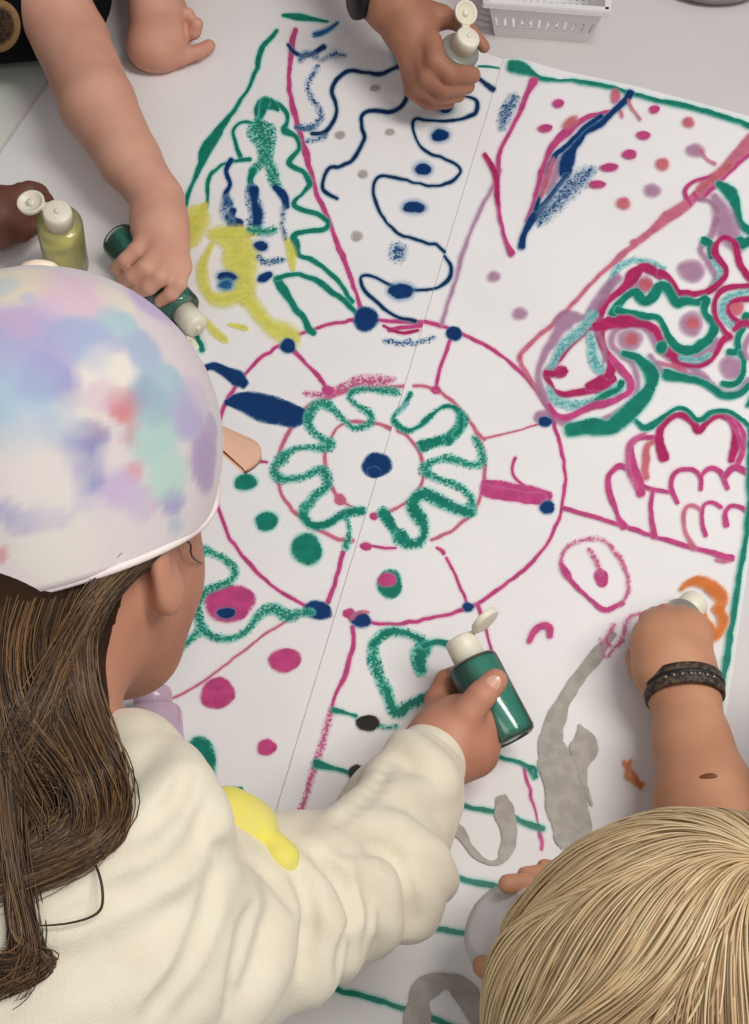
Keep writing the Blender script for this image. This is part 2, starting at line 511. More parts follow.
def nudge(x, y):
    return y + 2.6 * min(max((x - 470) / 40, 0), 1) * min(max((540 - y) / 150, 0), 1)
def stroke(col, w, s, halo=3.0, name='painted_line', per=6, raw=False):
    pts = []; ws = []
    for tok in s.split():
        q = [float(v) for v in tok.split(',')]
        q[1] = nudge(*q[:2]); pts.append(q[:2]); ws.append(q[2] if len(q) > 2 else w)
    D = np.column_stack([pts, ws])
    C = catmull(D, per)
    # even spacing
    seg = np.r_[0, np.cumsum(np.linalg.norm(np.diff(C[:, :2], axis=0), axis=1))]
    n = max(3, int(seg[-1] / 2.2))
    t = np.linspace(0, seg[-1], n)
    C = np.column_stack([np.interp(t, seg, C[:, k]) for k in range(3)])
    for _ in range(3): C[1:-1, :2] = (C[:-2, :2] + 2 * C[1:-1, :2] + C[2:, :2]) / 4
    C[:, 2] *= np.where(C[:, 2] < 9, .86, .95)
    C[:, 2] = np.maximum(C[:, 2], .8) * (1 + .15 * np.interp(t, np.linspace(0, seg[-1], max(4, n // 5)), RNG.normal(0, 1, max(4, n // 5))))
    C[:, :2] += np.column_stack([np.interp(t, np.linspace(0, seg[-1], max(4, n // 3)), RNG.normal(0, .45, max(4, n // 3))) for _ in (0, 1)])
    sd = side(C[:, 0], C[:, 1]) < 0
    for sh in (0, 1):
        idx = np.where(sd == (sh == 0))[0]
        if not len(idx): continue
        for run in np.split(idx, np.where(np.diff(idx) > 1)[0] + 1):
            if len(run) < 3: continue
            c = C[run]; m = len(c)
            T = np.gradient(c[:, :2], axis=0); T /= np.maximum(np.linalg.norm(T, axis=1), 1e-6)[:, None]
            N = np.column_stack([-T[:, 1], T[:, 0]])
            V = []; A = []; F = []
            hw = c[:, 2] / 2
            hl = np.minimum(halo, hw * 1.6 + 1.0)
            cols = [(-1, hl, 0), (-1, 0, .5), (-.5, None, .8), (0, None, 1), (.5, None, .8), (1, 0, .5), (1, hl, 0)]
            # round ends: extra rows
            rows = []
            for e, (i, sg) in enumerate(((0, -1), (m - 1, 1))):
                pass
            def row(i, shift, f, end):
                for sgn, h, a in cols:
                    off = (0 if sgn == 0 else (sgn * hw[i] if h is None else np.sign(sgn) * (hw[i] + (h if isinstance(h, int) else h[i])))) * f
                    p = c[i, :2] + N[i] * off + T[i] * shift
                    V.append(p); A.append(min(a, end) if end is not None else a)
            R = 0
            for shf, f, e in ((-(hw[0] + hl[0]), .25, 0), (-hw[0] * .9, .72, .5), (-hw[0] * .45, .93, .8)): row(0, shf, f, e); R += 1
            for i in range(m): row(i, 0, 1, None); R += 1
            for shf, f, e in ((hw[-1] * .45, .93, .8), (hw[-1] * .9, .72, .5), ((hw[-1] + hl[-1]), .25, 0)): row(m - 1, shf, f, e); R += 1
            K = len(cols)
            for i in range(R - 1):
                for k in range(K - 1):
                    F.append((i * K + k, (i + 1) * K + k, (i + 1) * K + k + 1, i * K + k + 1))
            _link(name, V, F, A, col, sh, CW[col] + ' ' + name.replace('_', ' '))

def dot(col, x, y, rx, ry=None, halo=2.5, rot=0, name='painted_dot'):
    ry = ry or rx; y = nudge(x, y)
    n = 36; V = [(x, y)]; A = [1]; F = []
    ph = RNG.uniform(0, 6.28, 3)
    for fr, ex, a in ((.55, 0, .85), (1, 0, .5), (1, halo, 0)):
        for k in range(n):
            t = 2 * math.pi * k / n
            w = 1 + .05 * math.sin(2 * t + ph[0]) + .035 * math.sin(3 * t + ph[1]) + .02 * math.sin(5 * t + ph[2])
            dx = math.cos(t) * (rx * w * fr + ex); dy = math.sin(t) * (ry * w * fr + ex)
            cr, sr = math.cos(rot), math.sin(rot)
            V.append((x + dx * cr - dy * sr, y + dx * sr + dy * cr)); A.append(a)
    for k in range(n): F.append((0, 1 + (k + 1) % n, 1 + k))
    for r in range(2):
        for k in range(n):
            F.append((1 + r * n + k, 1 + r * n + (k + 1) % n, 1 + (r + 1) * n + (k + 1) % n, 1 + (r + 1) * n + k))
    _link(name, V, F, A, col, 0 if side(x, y) < 0 else 1, CW[col] + ' ' + name.replace('_', ' '))

S = stroke; Dt = dot
# --- wheel rings
S('pink', 4.2, '412,322 445,328 485,345 520,370 545,402 559,440 565,475 562,505 552,535 532,563 505,585 480,603 455,613 425,620 390,625 350,619', name='painted_ring')
S('pink', 4.0, '330,616 300,603 275,588 250,565 231,540 220,513 213,487 215,445 225,405 245,375 265,355 285,343 310,331 345,322 385,321 424,324', name='painted_ring')
S('rose', 4.0, '414,386 425,387 440,393 455,405 468,420 478,436 483,454 485,471 483,490 476,508 465,520 450,533 431,541', name='painted_ring')
S('rose', 4.2, '405,387 380,388 355,390 340,394 325,400 310,406 298,418 289,432 281,450 277,470 279,488 290,507 303,520 320,532 338,539 352,541', name='painted_ring')
S('rose', 3.6, '398,431 410,440 420,455 423,472 420,488 412,499 400,507 388,513 376,516', name='painted_ring')
S('rose', 3.8, '391,429 376,424 358,422 342,425 332,436 326,450 325,465 329,482 338,497 348,505 360,512', name='painted_ring')
S('pink', 3, '364,546 380,548 396,549'); Dt('pink', 366, 547, 6, 4); Dt('pink', 374, 517, 4)
S('pink', 4, '437,548 444,554'); Dt('rose', 340, 500, 6, 6); Dt('pink', 349, 614, 6, 5); Dt('pink', 210, 476, 5, 6, 5)
S('pinkf', 13, '306,394,6 325,396,8 345,388,12 370,382,14 394,380,6', name='painted_smear')
S('pink', 6, '390,331 410,327 428,325'); S('crim', 3.5, '384,327 402,333 418,331')
S('pink', 5, '295,352 308,366 320,380 329,391'); Dt('pink', 328, 391, 6, 5)
S('pink', 4, '452,336 447,350 440,368 435,390'); Dt('pink', 436, 391, 5, 4)
S('rose', 2.2, '485,438 512,431 538,423'); S('rose', 3, '478,433 484,440')
S('pink', 3.4, '447,560 454,574 461,590 467,604'); S('pink', 4.2, '343,553 338,574 333,590 328,602')
S('pink', 3.6, '246,463 258,462 268,463')
S('pink', 15, '486,486 505,490 525,493 546,496', 3, name='painted_bar'); S('pink', 11, '486,492 515,497 540,499', name='painted_bar')
S('pink', 3, '515,458 512,468 514,478 524,485')
S('pink', 4.2, '478,606 484,622 490,645 494,660')
S('pink', 3.4, '524,768 531,795 538,825 542,850')
S('rose', 2.6, '300,616 272,630 240,654 212,676 190,690 168,700')
S('pink', 5.5, '353,628 354,644 349,662 344,680,6 336,694,3 331,712,4')
S('pinkf', 6, '331,712 325,735 316,765 305,800 294,832')
# --- top left wedge
S('teal', 5, '277,32,4 262,50 257,67 250,87 240,103 230,117 213,140,12 206,150,14 200,168,7 190,190 184,217,4')
S('teal', 7, '284,16,4 300,18,8 315,20,5 328,22,2')
S('pink', 5.5, '295,30,6 292,50,7 289,73 291,100 297,123 305,150,7 312,177 318,197 327,217 335,237 345,262 353,285 360,308')
S('navy', 5, '288,45,3 293,52 302,57 312,55 324,48,6'); S('blue', 5, '315,36,7 327,31 338,24,3')
S('navyf', 5, '317,67 308,85 312,100 321,115 315,126 298,129,4'); S('navy', 3.4, '313,128 305,131 296,128')
S('ink', 4.2, '313,135 325,133 333,122 337,107 332,93 335,82 347,72 360,72 380,75 393,70 402,66')
S('blue', 9, '391,38 396,50 402,64', 6); S('navyf', 4, '308,142 318,140 326,137')
S('ink', 4.6, '337,199 328,195 322,188 328,170 340,167 350,163 360,150 365,137 362,127 362,117 370,112 393,112 405,103 409,88')
S('teal', 2.2, '478,66 492,66 504,67', 1.5); S('ink', 4, '474,75 484,82 492,88,7')
S('ink', 3.2, '463,97,2 474,99 478,106,5 472,116,5 457,121 437,122 415,120 413,129 418,143 427,153 450,162 461,171 453,182 437,187 417,184 393,178 380,177 373,187 377,207 385,222 400,235 423,242 438,247 446,254')
S('ink', 3.6, '443,256 451,266 449,280,5 438,288,3 423,291,3 400,289,3 380,281,3 365,275 361,281 366,293 380,306 395,317 415,322')
for q in ((446,110,6,4),(440,136,9,6),(423,170,8,6),(414,208,11,6),(401,292,12,8)): Dt('navy', *q, halo=6)
Dt('navyf', 398, 253, 8, 8, 5)
for q in ((375,89,5,3),(340,136,5,4),(390,133,5,3),(363,175,5,4),(357,237,6,5)): Dt('smoke', *q, halo=2)
S('navyf', 4, '385,341 398,344 410,342'); S('navyf', 3, '412,345 424,342 434,338')
# --- teal tree
S('teal', 4, '253,124 244,123 236,127 233,135 238,148 241,157')
S('teal', 4, '250,160 240,161 231,162 218,168 209,180 207,195 207,207 200,215 192,221 187,232')
S('teal', 5, '266,103 276,104 285,111 288,123 283,132,7 295,136 300,147 292,159 289,166,6 302,172 310,185,6 302,194 293,206,6 308,212 325,219 328,229,6 310,232 296,234,6 293,240,9 297,248,10 300,257 315,262 330,274 342,287 352,303')
S('teal', 9, '257,118,4 257,108,7 265,103,12 274,107,8 278,112,3'); S('tealf', 20, '259,120,8 260,128,26 264,140,28 266,152,20 262,162,10 253,171,8', name='painted_blob')
S('teal', 8, '253,172 250,182,7 253,192,9'); S('teal', 6, '264,103,10 262,118,6')
S('navy', 6, '231,161,5 225,174,5 231,185,5 225,195,6 229,204,8'); S('navy', 9, '233,210,7 230,220,9 239,225,10')
S('navyf', 14, '252,190,10 254,203,12 257,215,12 255,226,18', name='painted_blob'); S('navy', 9, '254,192 255,205 258,215 257,226')
S('tealf', 9, '268,170,3 272,180,8 278,188,10'); S('navy', 9, '276,188,6 283,196,9 287,207,6')
S('teal', 8, '277,280,10 283,290,9 291,302 298,312 305,320,7 309,330 314,334,6')
S('teal', 5, '277,279 292,275 313,280 330,291 345,303 356,313')
# --- yellow
S('yel', 12, '205,206,6 196,220,16 190,240,14', 9, name='painted_smear'); S('yel', 22, '214,236,10 232,240,24 240,254,30 243,270,26 246,284,16 245,298,12', 9, name='painted_smear')
S('yel', 6, '212,245,3 204,262,6 203,284,8 212,298,9 228,300,12 243,294,8', 9, name='painted_smear'); S('yel', 8, '244,292,10 256,310,9 268,325,10 290,338,15', 9, name='painted_smear')
S('yel', 5, '204,320,3 214,332,6 226,342,5', 4, name='painted_smear'); S('yel', 3, '230,326,2 246,329,4', 3, name='painted_smear'); S('yel', 6, '214,236,3 240,233,8 258,234,3', 6, name='painted_smear')
S('yel', 7, '286,238,2 292,255,6 294,270,3', 8, name='painted_smear'); Dt('yel', 202, 402, 5, 7, 4)
Dt('navy', 227, 278, 10, 5, 5); Dt('blue', 226, 286, 8, 5, 4); Dt('navy', 261, 247, 7, 5, 4); Dt('navy', 265, 278, 8, 4.5, 3, -.5); S('navyf', 5, '258,258 268,264 282,260')
S('teal', 7, '198,338,5 203,350,8', 5)
# --- navy leaves, left
S('navy', 20, '228,403,6 238,402,17 250,404,26 264,409,31 278,413,30 291,416,23 302,417,16 309,418,9', 1.5, name='painted_leaf'); S('navy', 10, '197,369,6 212,367,9 225,372,12 237,379,17 243,384,10', 2, name='painted_leaf')
S('navy', 3, '196,393 205,394 215,402', 1.5); S('blue', 8, '207,492,6 209,504,11 206,513,6', 4); Dt('navy', 176, 612, 5, 5)
# --- dots on the wheel
Dt('navy', 366, 320, 13, 12); Dt('navy', 288, 347, 8, 7); Dt('navy', 454, 335, 8, 7); Dt('navy', 547, 508, 8, 6.5); Dt('navy', 468, 608, 5.5, 5)
Dt('mauve', 542, 416, 8, 7); Dt('navy', 545, 421, 6.5, 5.5, 2)
Dt('navy', 318, 611, 15, 9, 2, .15); Dt('navy', 361, 621, 10, 8); Dt('navy', 377, 466, 16, 12, 1.5); Dt('navy', 374, 473, 7, 6, .5)
Dt('teal', 246, 483, 11, 8.5, 4); Dt('teal', 267, 522, 11.5, 9.5, 4); Dt('teal', 307, 550, 16, 15.5, 4)
Dt('teal', 390, 585, 13, 14); Dt('pink', 387, 581, 9, 7)
Dt('pink', 230, 604, 25, 19, 3); Dt('navy', 226, 614, 10, 5); Dt('pink', 218, 694, 17, 16); Dt('pink', 285, 661, 16, 12.5); Dt('pink', 267, 748, 10, 8)
Dt('teal', 198, 768, 19, 30, 4); S('teal', 4, '205,799 222,790 240,790')
# --- wavy ring, left and right
S('tealf', 7, '328,406 340,417 350,427 362,428 372,422 368,412 355,405 348,396 356,391 378,391 396,393')
S('tealf', 10, '330,406,9 318,405,9 310,415,10 309,427,8 320,438,7 331,444,12 325,449,8 306,448,5 291,452,6 281,461,9 273,472,8 279,479 292,480,8 306,477,7 318,471,9 327,476,10 326,488,10 314,498,9 306,509,9')
S('tealm', 9, '306,507 304,518 312,527 322,527 338,519 350,513 362,512,8', 4)
S('tealm', 8, '384,514,12 391,526,10 401,539,9'); S('tealm', 10, '400,538 410,545,9 421,543,9 425,532,8 419,518 412,507 416,499 427,495 440,502 455,510 470,513,9', 5)
S('tealf', 8, '470,513,10 472,502,9 466,492,7 450,484,6 433,478,6 424,471,10 433,463,7 450,460,8 466,465,6 480,466,7 482,454,7 474,439,5')
S('tealm', 10, '424,447,12 436,443,11 450,439,10'); S('tealm', 10, '448,440 459,430,10 462,418,10 452,408,6 440,409,5 428,420,6 416,430,6 406,432,6 396,424,6 393,417,5 404,406,4 410,396,6')
S('teal', 5, '455,436 461,428 461,417', 4); S('tealf', 6, '347,518,4 350,532,4 347,548,9')
S('cyan', 3, '398,415 408,404')
# --- lower left speckled snake
S('tealf', 9, '190,556,18 202,551,16 214,554,7 228,562,7 236,571,8 231,581,8 217,587,8 205,593,8 199,604,9 199,618,9 203,630,9 216,638,8 232,639,8 246,633,7 256,620,8 266,611,9 278,610,11 288,617,10 300,614,9 312,613,8')
S('tealf', 9, '203,630,9 190,641,8 176,655,8 162,672,8 147,685,9 132,689,11 118,697,10 106,708,10'); S('teal', 4, '128,690 118,696 108,704')
# --- heart
S('tealf', 9, '421,672,12 418,660,14 424,648,14'); S('tealm', 9, '421,670,12 419,660,12 426,647,10 414,637,8 398,632,9 382,635,8 374,645,8', 5, name='painted_heart'); S('tealf', 10, '374,645 373,658 379,676 386,692', name='painted_heart'); S('tealm', 10, '386,690,9 391,704,10 397,714,10 410,706,8 424,698,8 438,692,8', 5, name='painted_heart')
S('teal', 6.5, '424,647 438,643 448,645', 4)
# --- stripes at the bottom
S('teal', 5, '334,711,6 345,714 356,717,4', 4, name='painted_stripe'); S('tealf', 4, '376,726 388,728 396,727'); Dt('black', 368, 724, 12, 8, 2, .1)
S('teal', 5, '318,765,9 330,769 348,774,4', 4, name='painted_stripe'); Dt('black', 357, 774, 9, 8, 2)
S('teal', 6, '470,750,4 492,757 512,761 528,768 535,778,7', 3, name='painted_stripe')
S('teal', 4, '528,768 536,768 534,778'); S('teal', 5, '425,792 445,800 472,809 504,814 523,823,6 543,830,8', 4, name='painted_stripe')
S('teal', 6.5, '405,862 435,871 467,881 503,888', 4, name='painted_stripe'); S('teal', 6.5, '370,910 396,917 433,929 470,934 500,940', 4, name='painted_stripe'); S('teal', 6.5, '330,987 345,992 375,1000 408,1011 435,1020 460,1030', 4, name='painted_stripe')
# --- grey
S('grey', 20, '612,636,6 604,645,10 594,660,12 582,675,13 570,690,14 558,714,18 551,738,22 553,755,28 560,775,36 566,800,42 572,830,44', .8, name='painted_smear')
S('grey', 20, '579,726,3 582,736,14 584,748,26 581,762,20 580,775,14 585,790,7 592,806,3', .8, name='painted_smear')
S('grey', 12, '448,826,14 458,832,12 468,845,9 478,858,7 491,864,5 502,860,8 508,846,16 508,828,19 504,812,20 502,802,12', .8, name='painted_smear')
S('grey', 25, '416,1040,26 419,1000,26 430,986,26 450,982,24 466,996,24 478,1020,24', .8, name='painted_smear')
S('pinkf', 4, '614,626 606,642 614,650 622,640 628,620 640,615', 6); S('pinkf', 3, '600,640 604,660 612,652', 5)
S('pink', 7, '529,643,5 534,632 542,626 549,628,8 550,637,6', 4)
# --- eye
S('pinkf', 4.5, '566,578 561,565 565,551 581,541 601,541 615,553 626,573 628,592 621,606'); S('pink', 4.5, '622,604 604,611,6 587,598 571,583 567,576,9 561,565'); Dt('pink', 601, 579, 7, 9, 2, -.3); S('pinkf', 5, '589,551 597,563 600,574')
# --- right: pink hand
S('pink', 4.5, '564,509 590,517 624,527 654,538 693,549 712,554,6 731,560,9')
S('rose', 3, '716,561 728,564 731,561')
S('pink', 6, '623,527,8 615,509 608,487 612,471 623,466 632,472,4'); S('pink', 9, '656,437,6 640,437,6 630,446,8 632,465,10 637,480,11 641,494,10'); S('red', 8, '655,441,4 646,447,8 645,462,9 645,478,6')
S('pinkf', 4, '645,433 633,440 627,455 629,475 636,488')
S('crim', 7, '663,456,9 659,438,9 663,422 677,414 691,420 699,431,9 708,420 721,414 733,425 735,442,9 731,460,8')
S('pink', 5, '733,418 742,430 743,445 738,462,8'); S('pink', 4, '726,415 736,430 742,450')
S('pink', 4, '643,487 655,491 668,493'); S('pink', 4.5, '652,491 650,512 654,538,6')
S('pink', 5, '677,503,6 670,486 676,471 690,469 700,478 700,490,6'); S('pink', 5, '700,477 708,468 720,473 727,489,6'); S('pink', 6, '725,478 733,467,7 749,474,7')
S('rose', 4.5, '693,549,6 684,531 684,513 692,506 701,511'); S('pink', 4.5, '705,537 702,520 703,507 712,502 720,508'); S('pink', 4.5, '726,526,6 724,513 733,506 750,514')
S('teal', 5.5, '635,420,4 646,428,7 660,418 677,407 688,411 699,421 710,412 724,411 738,417 749,427', 3)
# --- right: braided scribble
S('rose', 5, '520,356 522,366 534,384 545,402,3'); S('rose', 4.5, '519,358 521,352 540,334 565,310 598,276,5 620,256,7 640,240,8 658,224,9')
S('rose', 14, '655,226,9 672,213,11 690,200,12 700,190,14 712,180,14 725,168,12 752,140,17'); S('pink', 4, '690,205 684,190 695,180 712,176'); S('pink', 4, '693,193 700,198 720,180 750,152')
Dt('rose', 634, 242, 4, 4)
S('teal', 11, '718,184,9 728,190,11 736,205,10 739,222,9 752,232,10', 4); S('mauve', 18, '714,196,8 722,214,20 728,232,24 738,244,18', 4, name='painted_smear'); S('mauve', 4, '700,198 712,202 718,212')
S('mauve', 6, '716,218 711,235,6 700,248,6 706,258'); S('mauve', 6, '708,262 716,276 710,288')
S('cyan', 7, '716,262 722,275 714,284')
S('teal', 10, '704,240,12 711,244,10 712,254,8', 3); S('teal', 10, '733,240,8 742,244,12 749,240,8', 3)
S('crim', 7, '752,280 741,267 737,256 735,243 725,236 717,243 714,253 721,262 726,273 716,286 703,292 689,293 678,292 673,284 668,276 660,272')
S('cyan', 5, '607,292 612,278,8 622,264 636,259 650,262 663,268'); S('mauve', 14, '635,287,10 645,283,18 650,287,10', 3, name='painted_smear')
S('crim', 9, '660,276,6 653,270 643,266,10 634,272,12 627,284,10 615,294,9 605,302,9 596,318,9 584,332,8 569,345,6 558,360,7 546,371,7 549,382,6 558,394,7 573,392,7 590,390,8 606,385,12')
S('mauve', 11, '618,277,8 604,292,10 594,305,10 586,318,8'); S('mauve', 14, '586,316,5 567,319,18 556,335,10 545,352,8 538,370,7 540,388,8 548,403,8 560,420,7 580,424,6 606,417,6 628,404,6 637,388,6 636,370,6 627,357,6 615,348,5 611,338,6 619,325,7 636,322,9 650,330,9 658,344,8 672,358,6 700,372,5 712,384,4')
S('cyan', 9, '592,316 580,330,9 566,342,10 556,355,8 549,370,5'); S('cyan', 9, '590,334,7 592,350,9 597,366,10 606,374,6'); S('cyan', 7, '548,388 556,400 572,405,8 590,403,9 608,394,10 620,386,8')
S('teal', 7, '596,402 606,394 618,388 622,382,9', 4)
Dt('crim', 560, 371, 7, 6); S('crim', 8, '546,372 556,373 563,370'); S('crim', 13, '590,386,12 600,382,16 612,378,12')
S('crim', 8, '600,322,10 600,335,9 605,350,9 612,362,9 608,374,10'); S('mauve', 3, '596,330 604,345 604,360')
S('pink', 7, '612,357,6 622,370 631,381,8 627,392 612,401 595,405 580,411 567,417,8 555,415,7 548,404,4')
S('crim', 9, '596,326,10 610,322,12 630,320,13 645,323,10 655,330,9 660,341,8 664,350,9 673,355 677,364 692,365,7 706,362,7 716,353,7 720,343,7 728,336,9')
S('mauve', 8, '676,350,6 692,356,8 708,350,8 716,340,7'); S('cyan', 4, '680,359 696,360 708,354'); Dt('teal', 661, 347, 6, 6)
S('rose', 4, '657,362 670,364 684,371,6'); S('mauve', 5, '650,356 664,372 690,374 706,378'); S('mauve', 6, '712,384 722,391 738,390 748,380')
S('teal', 9, '612,312,12 622,300,9 634,291,9 641,299,10 649,300,9 656,290,10 660,284,10 668,290 675,303,9 686,300 696,303,8 706,298,9 703,311,8 714,326,11 707,339,10 696,347,9 685,350,9 676,346,8 668,337,7 663,325,8 659,317,8 646,316,8 634,312,8 618,310,9', 3)
for q in ((691,323,12,12),(731,367,12,12),(630,339,12,11),(691,270,14,11)): Dt('mauve', *q, halo=2.5)
Dt('red', 631, 339, 6, 6, 4); Dt('red', 692, 323, 6, 6, 4); Dt('red', 645, 284, 7, 6, 3); Dt('red', 735, 308, 9, 7, 3)
S('teal', 12, '623,353,6 636,356,8 645,366,10 652,376,13 648,390,14 638,403,15 624,416,16 608,427,16 590,426,15 570,431,15', 4, name='painted_smear')
S('teal', 7, '667,374,11 680,377,8 696,380 708,385 716,392 727,396 739,393 752,382', 3)
S('teal', 8, '746,315,8 741,330,8 737,342 739,351 729,351,8', 3); S('teal', 6, '739,352 743,364 741,376 732,384 722,383', 3)
S('crim', 5.5, '752,286 732,286 718,292 714,304 716,318 724,330 730,336'); S('crim', 6, '752,298 736,299 726,306 730,315 738,322'); S('cyan', 6, '750,291 730,295 722,304 722,316 730,325')
S('mauve', 6, '749,334 744,346 747,358'); S('crim', 6, '735,328 742,322 752,325')
S('teal', 7, '752,395 748,405', 3)
# --- right edge, top edge
S('teal', 6.5, '749,430,4 749,475 748,518 742,556 737,590 732,622 726,660 720,692 715,724 706,775', 4)
S('teal', 5, '514,66,12 522,68,12 530,72,7 540,78,4 556,80,4 580,81,3.5 615,88,4.5 650,98,4.5 690,107,5 720,115,5 752,126,5', 4)
# --- feather wedge
S('pink', 4.5, '533,82,9 526,96,6 518,115 508,137 500,152,4 498,170,4 497,195 501,222 506,240 511,252,7')
S('mauve', 3.6, '500,170,3 494,186,5 480,212 466,246 456,280 448,305 442,328'); S('crim', 5.5, '485,156,4 491,165 496,180 498,205'); S('navyf', 10, '513,98,10 507,112,12 502,128,8'); 
S('pink', 6, '612,111,5 598,114,5 583,119,6 569,129,8 558,139,9 548,153,7 541,175,5 537,192,5 527,220,5'); S('mauve', 8, '566,150 556,172,10 548,192,6'); Dt('rose', 615, 96, 5, 7); S('rose', 3, '618,106 622,116')
S('navy', 9, '630,93,10 622,103,8 612,112,7 600,123,7 586,130,8 577,142,10 567,160,15 565,172,15'); S('navy', 5, '600,116 584,127 572,140 556,153 548,170 542,192 536,208'); S('navy', 7, '566,176,6 556,188,5 545,203,6 533,217,8 524,233,8 521,245,9')
S('navyf', 14, '590,170,8 575,182,14 562,196,16 546,214,12 540,224,4', 6)
for q in ((558,103,6,4),(545,128,7,4),(654,109,5,4),(643,135,7,4),(629,154,7,5),(609,167,9,4),(597,184,8,4)): Dt('pink', *q, halo=3)
for q in ((688,122,6,5),(662,164,7,6),(623,203,7,6)): Dt('red', *q, halo=3)
for q in ((695,150,9,6.5),(652,190,8,6.5),(494,277,6,5),(520,313,7,6)): Dt('mauve', *q, halo=3)
# --- orange
S('orange', 11, '680,592,5 688,585,7 700,583,11 713,590,13 721,602,12 716,611,9', 3, name='painted_smear'); S('orange', 14, '700,612,12 705,624,14 710,634,14 709,642,8', 3, name='painted_smear'); S('orange', 9, '718,612 722,622 718,636 712,640', 3, name='painted_smear')
S('orange', 4, '623,763 627,772 624,778 632,780 636,786 641,785', 3); S('orange', 3, '630,762 627,770 634,776 640,790', 3)

S('tealf', 5, '262,150,3 270,166,7 277,178,5', 4); S('navyf', 6, '228,200 224,214 232,224', 5); S('tealf', 6, '250,232,4 262,234,8 276,232,4', 4)
S('navyf', 3, '284,210 282,225 286,240', 3); S('navyf', 3, '300,62,3 308,55,5 318,60,3', 5); S('navyf', 5, '322,62,3 334,56,5 346,58,2', 5)
S('rose', 3, '628,101 634,112 640,120', 2); S('red', 5, '700,188,4 716,176,7 730,164,5', 3); S('rose', 3, '700,150 706,158 714,164', 3)
Dt('red', 570, 122, 9, 4, 4, -.7); S('rose', 5, '553,160,4 547,178,6 541,196,4', 3)
S('rose', 3, '352,620 360,613 368,614', 2.5)
# ---------------------------------------------------------------- bottles
M['cap'] = simple('cream cap plastic', (234, 228, 208), .4, (228, 221, 200), 20)
M['shell'] = shell('clear bottle plastic', (244, 248, 246), .05, .07)
M['milk'] = shell('milky bottle plastic', (206, 206, 194), .72, .2)
M['pearl'] = simple('pearly grey paint in clear plastic', (206, 202, 202), .18, (190, 186, 188), 25, coat=1)
M['tealfill'] = simple('teal paint inside bottle', (16, 128, 106), .25, (20, 136, 114), 15, coat=.3)
M['yelfill'] = simple('yellow green paint inside bottle', (246, 240, 150), .3, (240, 232, 132), 30)
M['greyfill'] = simple('grey white paint inside bottle', (176, 172, 160), .3, (160, 156, 146), 30)
M['mauvefill'] = simple('dusty lilac plastic', (196, 168, 186), .3, (184, 156, 176), 18, coat=.3)

def bottle(A, B, r, label, fill, fillmat, shellmat, lid=None, level=.93, group=None, capr=.55, name='squeeze_bottle', caph=.016):
    "A centre of the base, B top of the cap; lid: direction the open lid points to, or None for closed"
    A = np.asarray(A, float); B = np.asarray(B, float)
    ax = unit(B - A); L = np.linalg.norm(B - A)
    root = empty(name, A, label, 'bottle', group)
    Lb = L - caph                                     # body with its shoulder
    prof = [(.0030, r * .25), (.0028, r * .62), (.0004, r * .72), (.0, r * .80), (.0015, r * .95), (.004, r), (Lb - r * .22, r), (Lb - r * .10, r * .96), (Lb - r * .03, r * .86), (Lb, r * capr * .9)]
    m = MB(); m.lathe(prof, A, ax, 48)
    adopt(m.obj('bottle_body', shellmat), root)
    if fill:
        q = r * .94
        top = .003 + (Lb - .004) * level
        prof = [(.002, q * .8), (.004, q * .95), (.006, q)]
        if top > Lb - r * .3: prof += [(Lb - r * .30, q), (Lb - r * .18, q * .95), (Lb - r * .1, q * .8)]
        else: prof += [(top - .0005, q), (top, q * .97)]
        m = MB(); m.lathe(prof, A, ax, 48)
        adopt(m.obj('paint_fill', fillmat), root)
    rc = r * capr * 1.12
    m = MB(); m.lathe([(Lb - .001, rc * 1.02), (Lb + caph * .85, rc), (Lb + caph * .95, rc * .95), (Lb + caph, rc * .86)], A, ax, 40)
    m.lathe([(Lb + caph - .0004, rc * .22), (Lb + caph + .0012, rc * .2), (Lb + caph + .0018, rc * .1)], A, ax, 20)
    c = m.obj('cap', M['cap']); adopt(c, root)
    if lid is not None:
        l = unit(np.asarray(lid, float)); l2 = unit(l - ax * (l @ ax))
        hinge = A + ax * (Lb + caph * .95) + l2 * rc
        e = np.cross(l, ax); e = unit(e)
        nrm = unit(np.cross(l, e))
        if nrm @ ax < 0: nrm = -nrm
        ctr = hinge + l * rc * 1.05
        m = MB()
        m.lathe([(-.004, rc * .80), (-.0035, rc * .93), (0, rc * .97), (.0005, rc * .95), (.0002, rc * .8), (-.0022, rc * .72)], ctr, nrm, 36)
        m.lathe([(-.003, rc * .3), (.0006, rc * .26), (.0008, rc * .1)], ctr, nrm, 20)
        m.box(hinge - nrm * .001, l * .003, e * rc * .35, nrm * .0008)
        q = m.obj('lid', M['cap'], None); q.parent = c
        c.location = tuple(-v for v in root.location); q.location = (0, 0, 0)
    return root

# flip lids opened
bottle(P(512, 741, .040), P(459, 638, .052), .0178, 'round bottle full of teal paint held in the hand with the cream cuff', True, M['tealfill'], M['shell'], lid=P(484, 614, .062) - P(468, 632, .052), level=.97, group=None, caph=.017)
bottle(P(118, 238, .022), P(198, 328, .018), .0165, 'teal bottle lying under the bare hand above the tie-dye cap', True, M['tealfill'], M['shell'], lid=P(200, 352, .005) - P(197, 332, .012), level=.9, caph=.020)
bottle(P(67, 266, .004), P(57, 211, .088), .0185, 'upright translucent yellow paint bottle with open flip cap near the left edge', True, M['yelfill'], shell('yellow tinted plastic', (246, 244, 200), .36, .12), lid=P(30, 203, .088) - P(52, 210, .088), level=.74)
bottle(P(440, 84, .020), P(469, 36, .082), .0180, 'clear bottle with open cream cap held in the hand at the top edge', True, M['greyfill'], M['milk'], lid=P(470, 8, .096) - P(470, 28, .086), level=.7)
bottle(P(499, 925, .088), P(585, 985, .020), .0270, 'pearly white bottle held upside down beside the blond hair', False, None, M['pearl'], lid=None, level=.95)
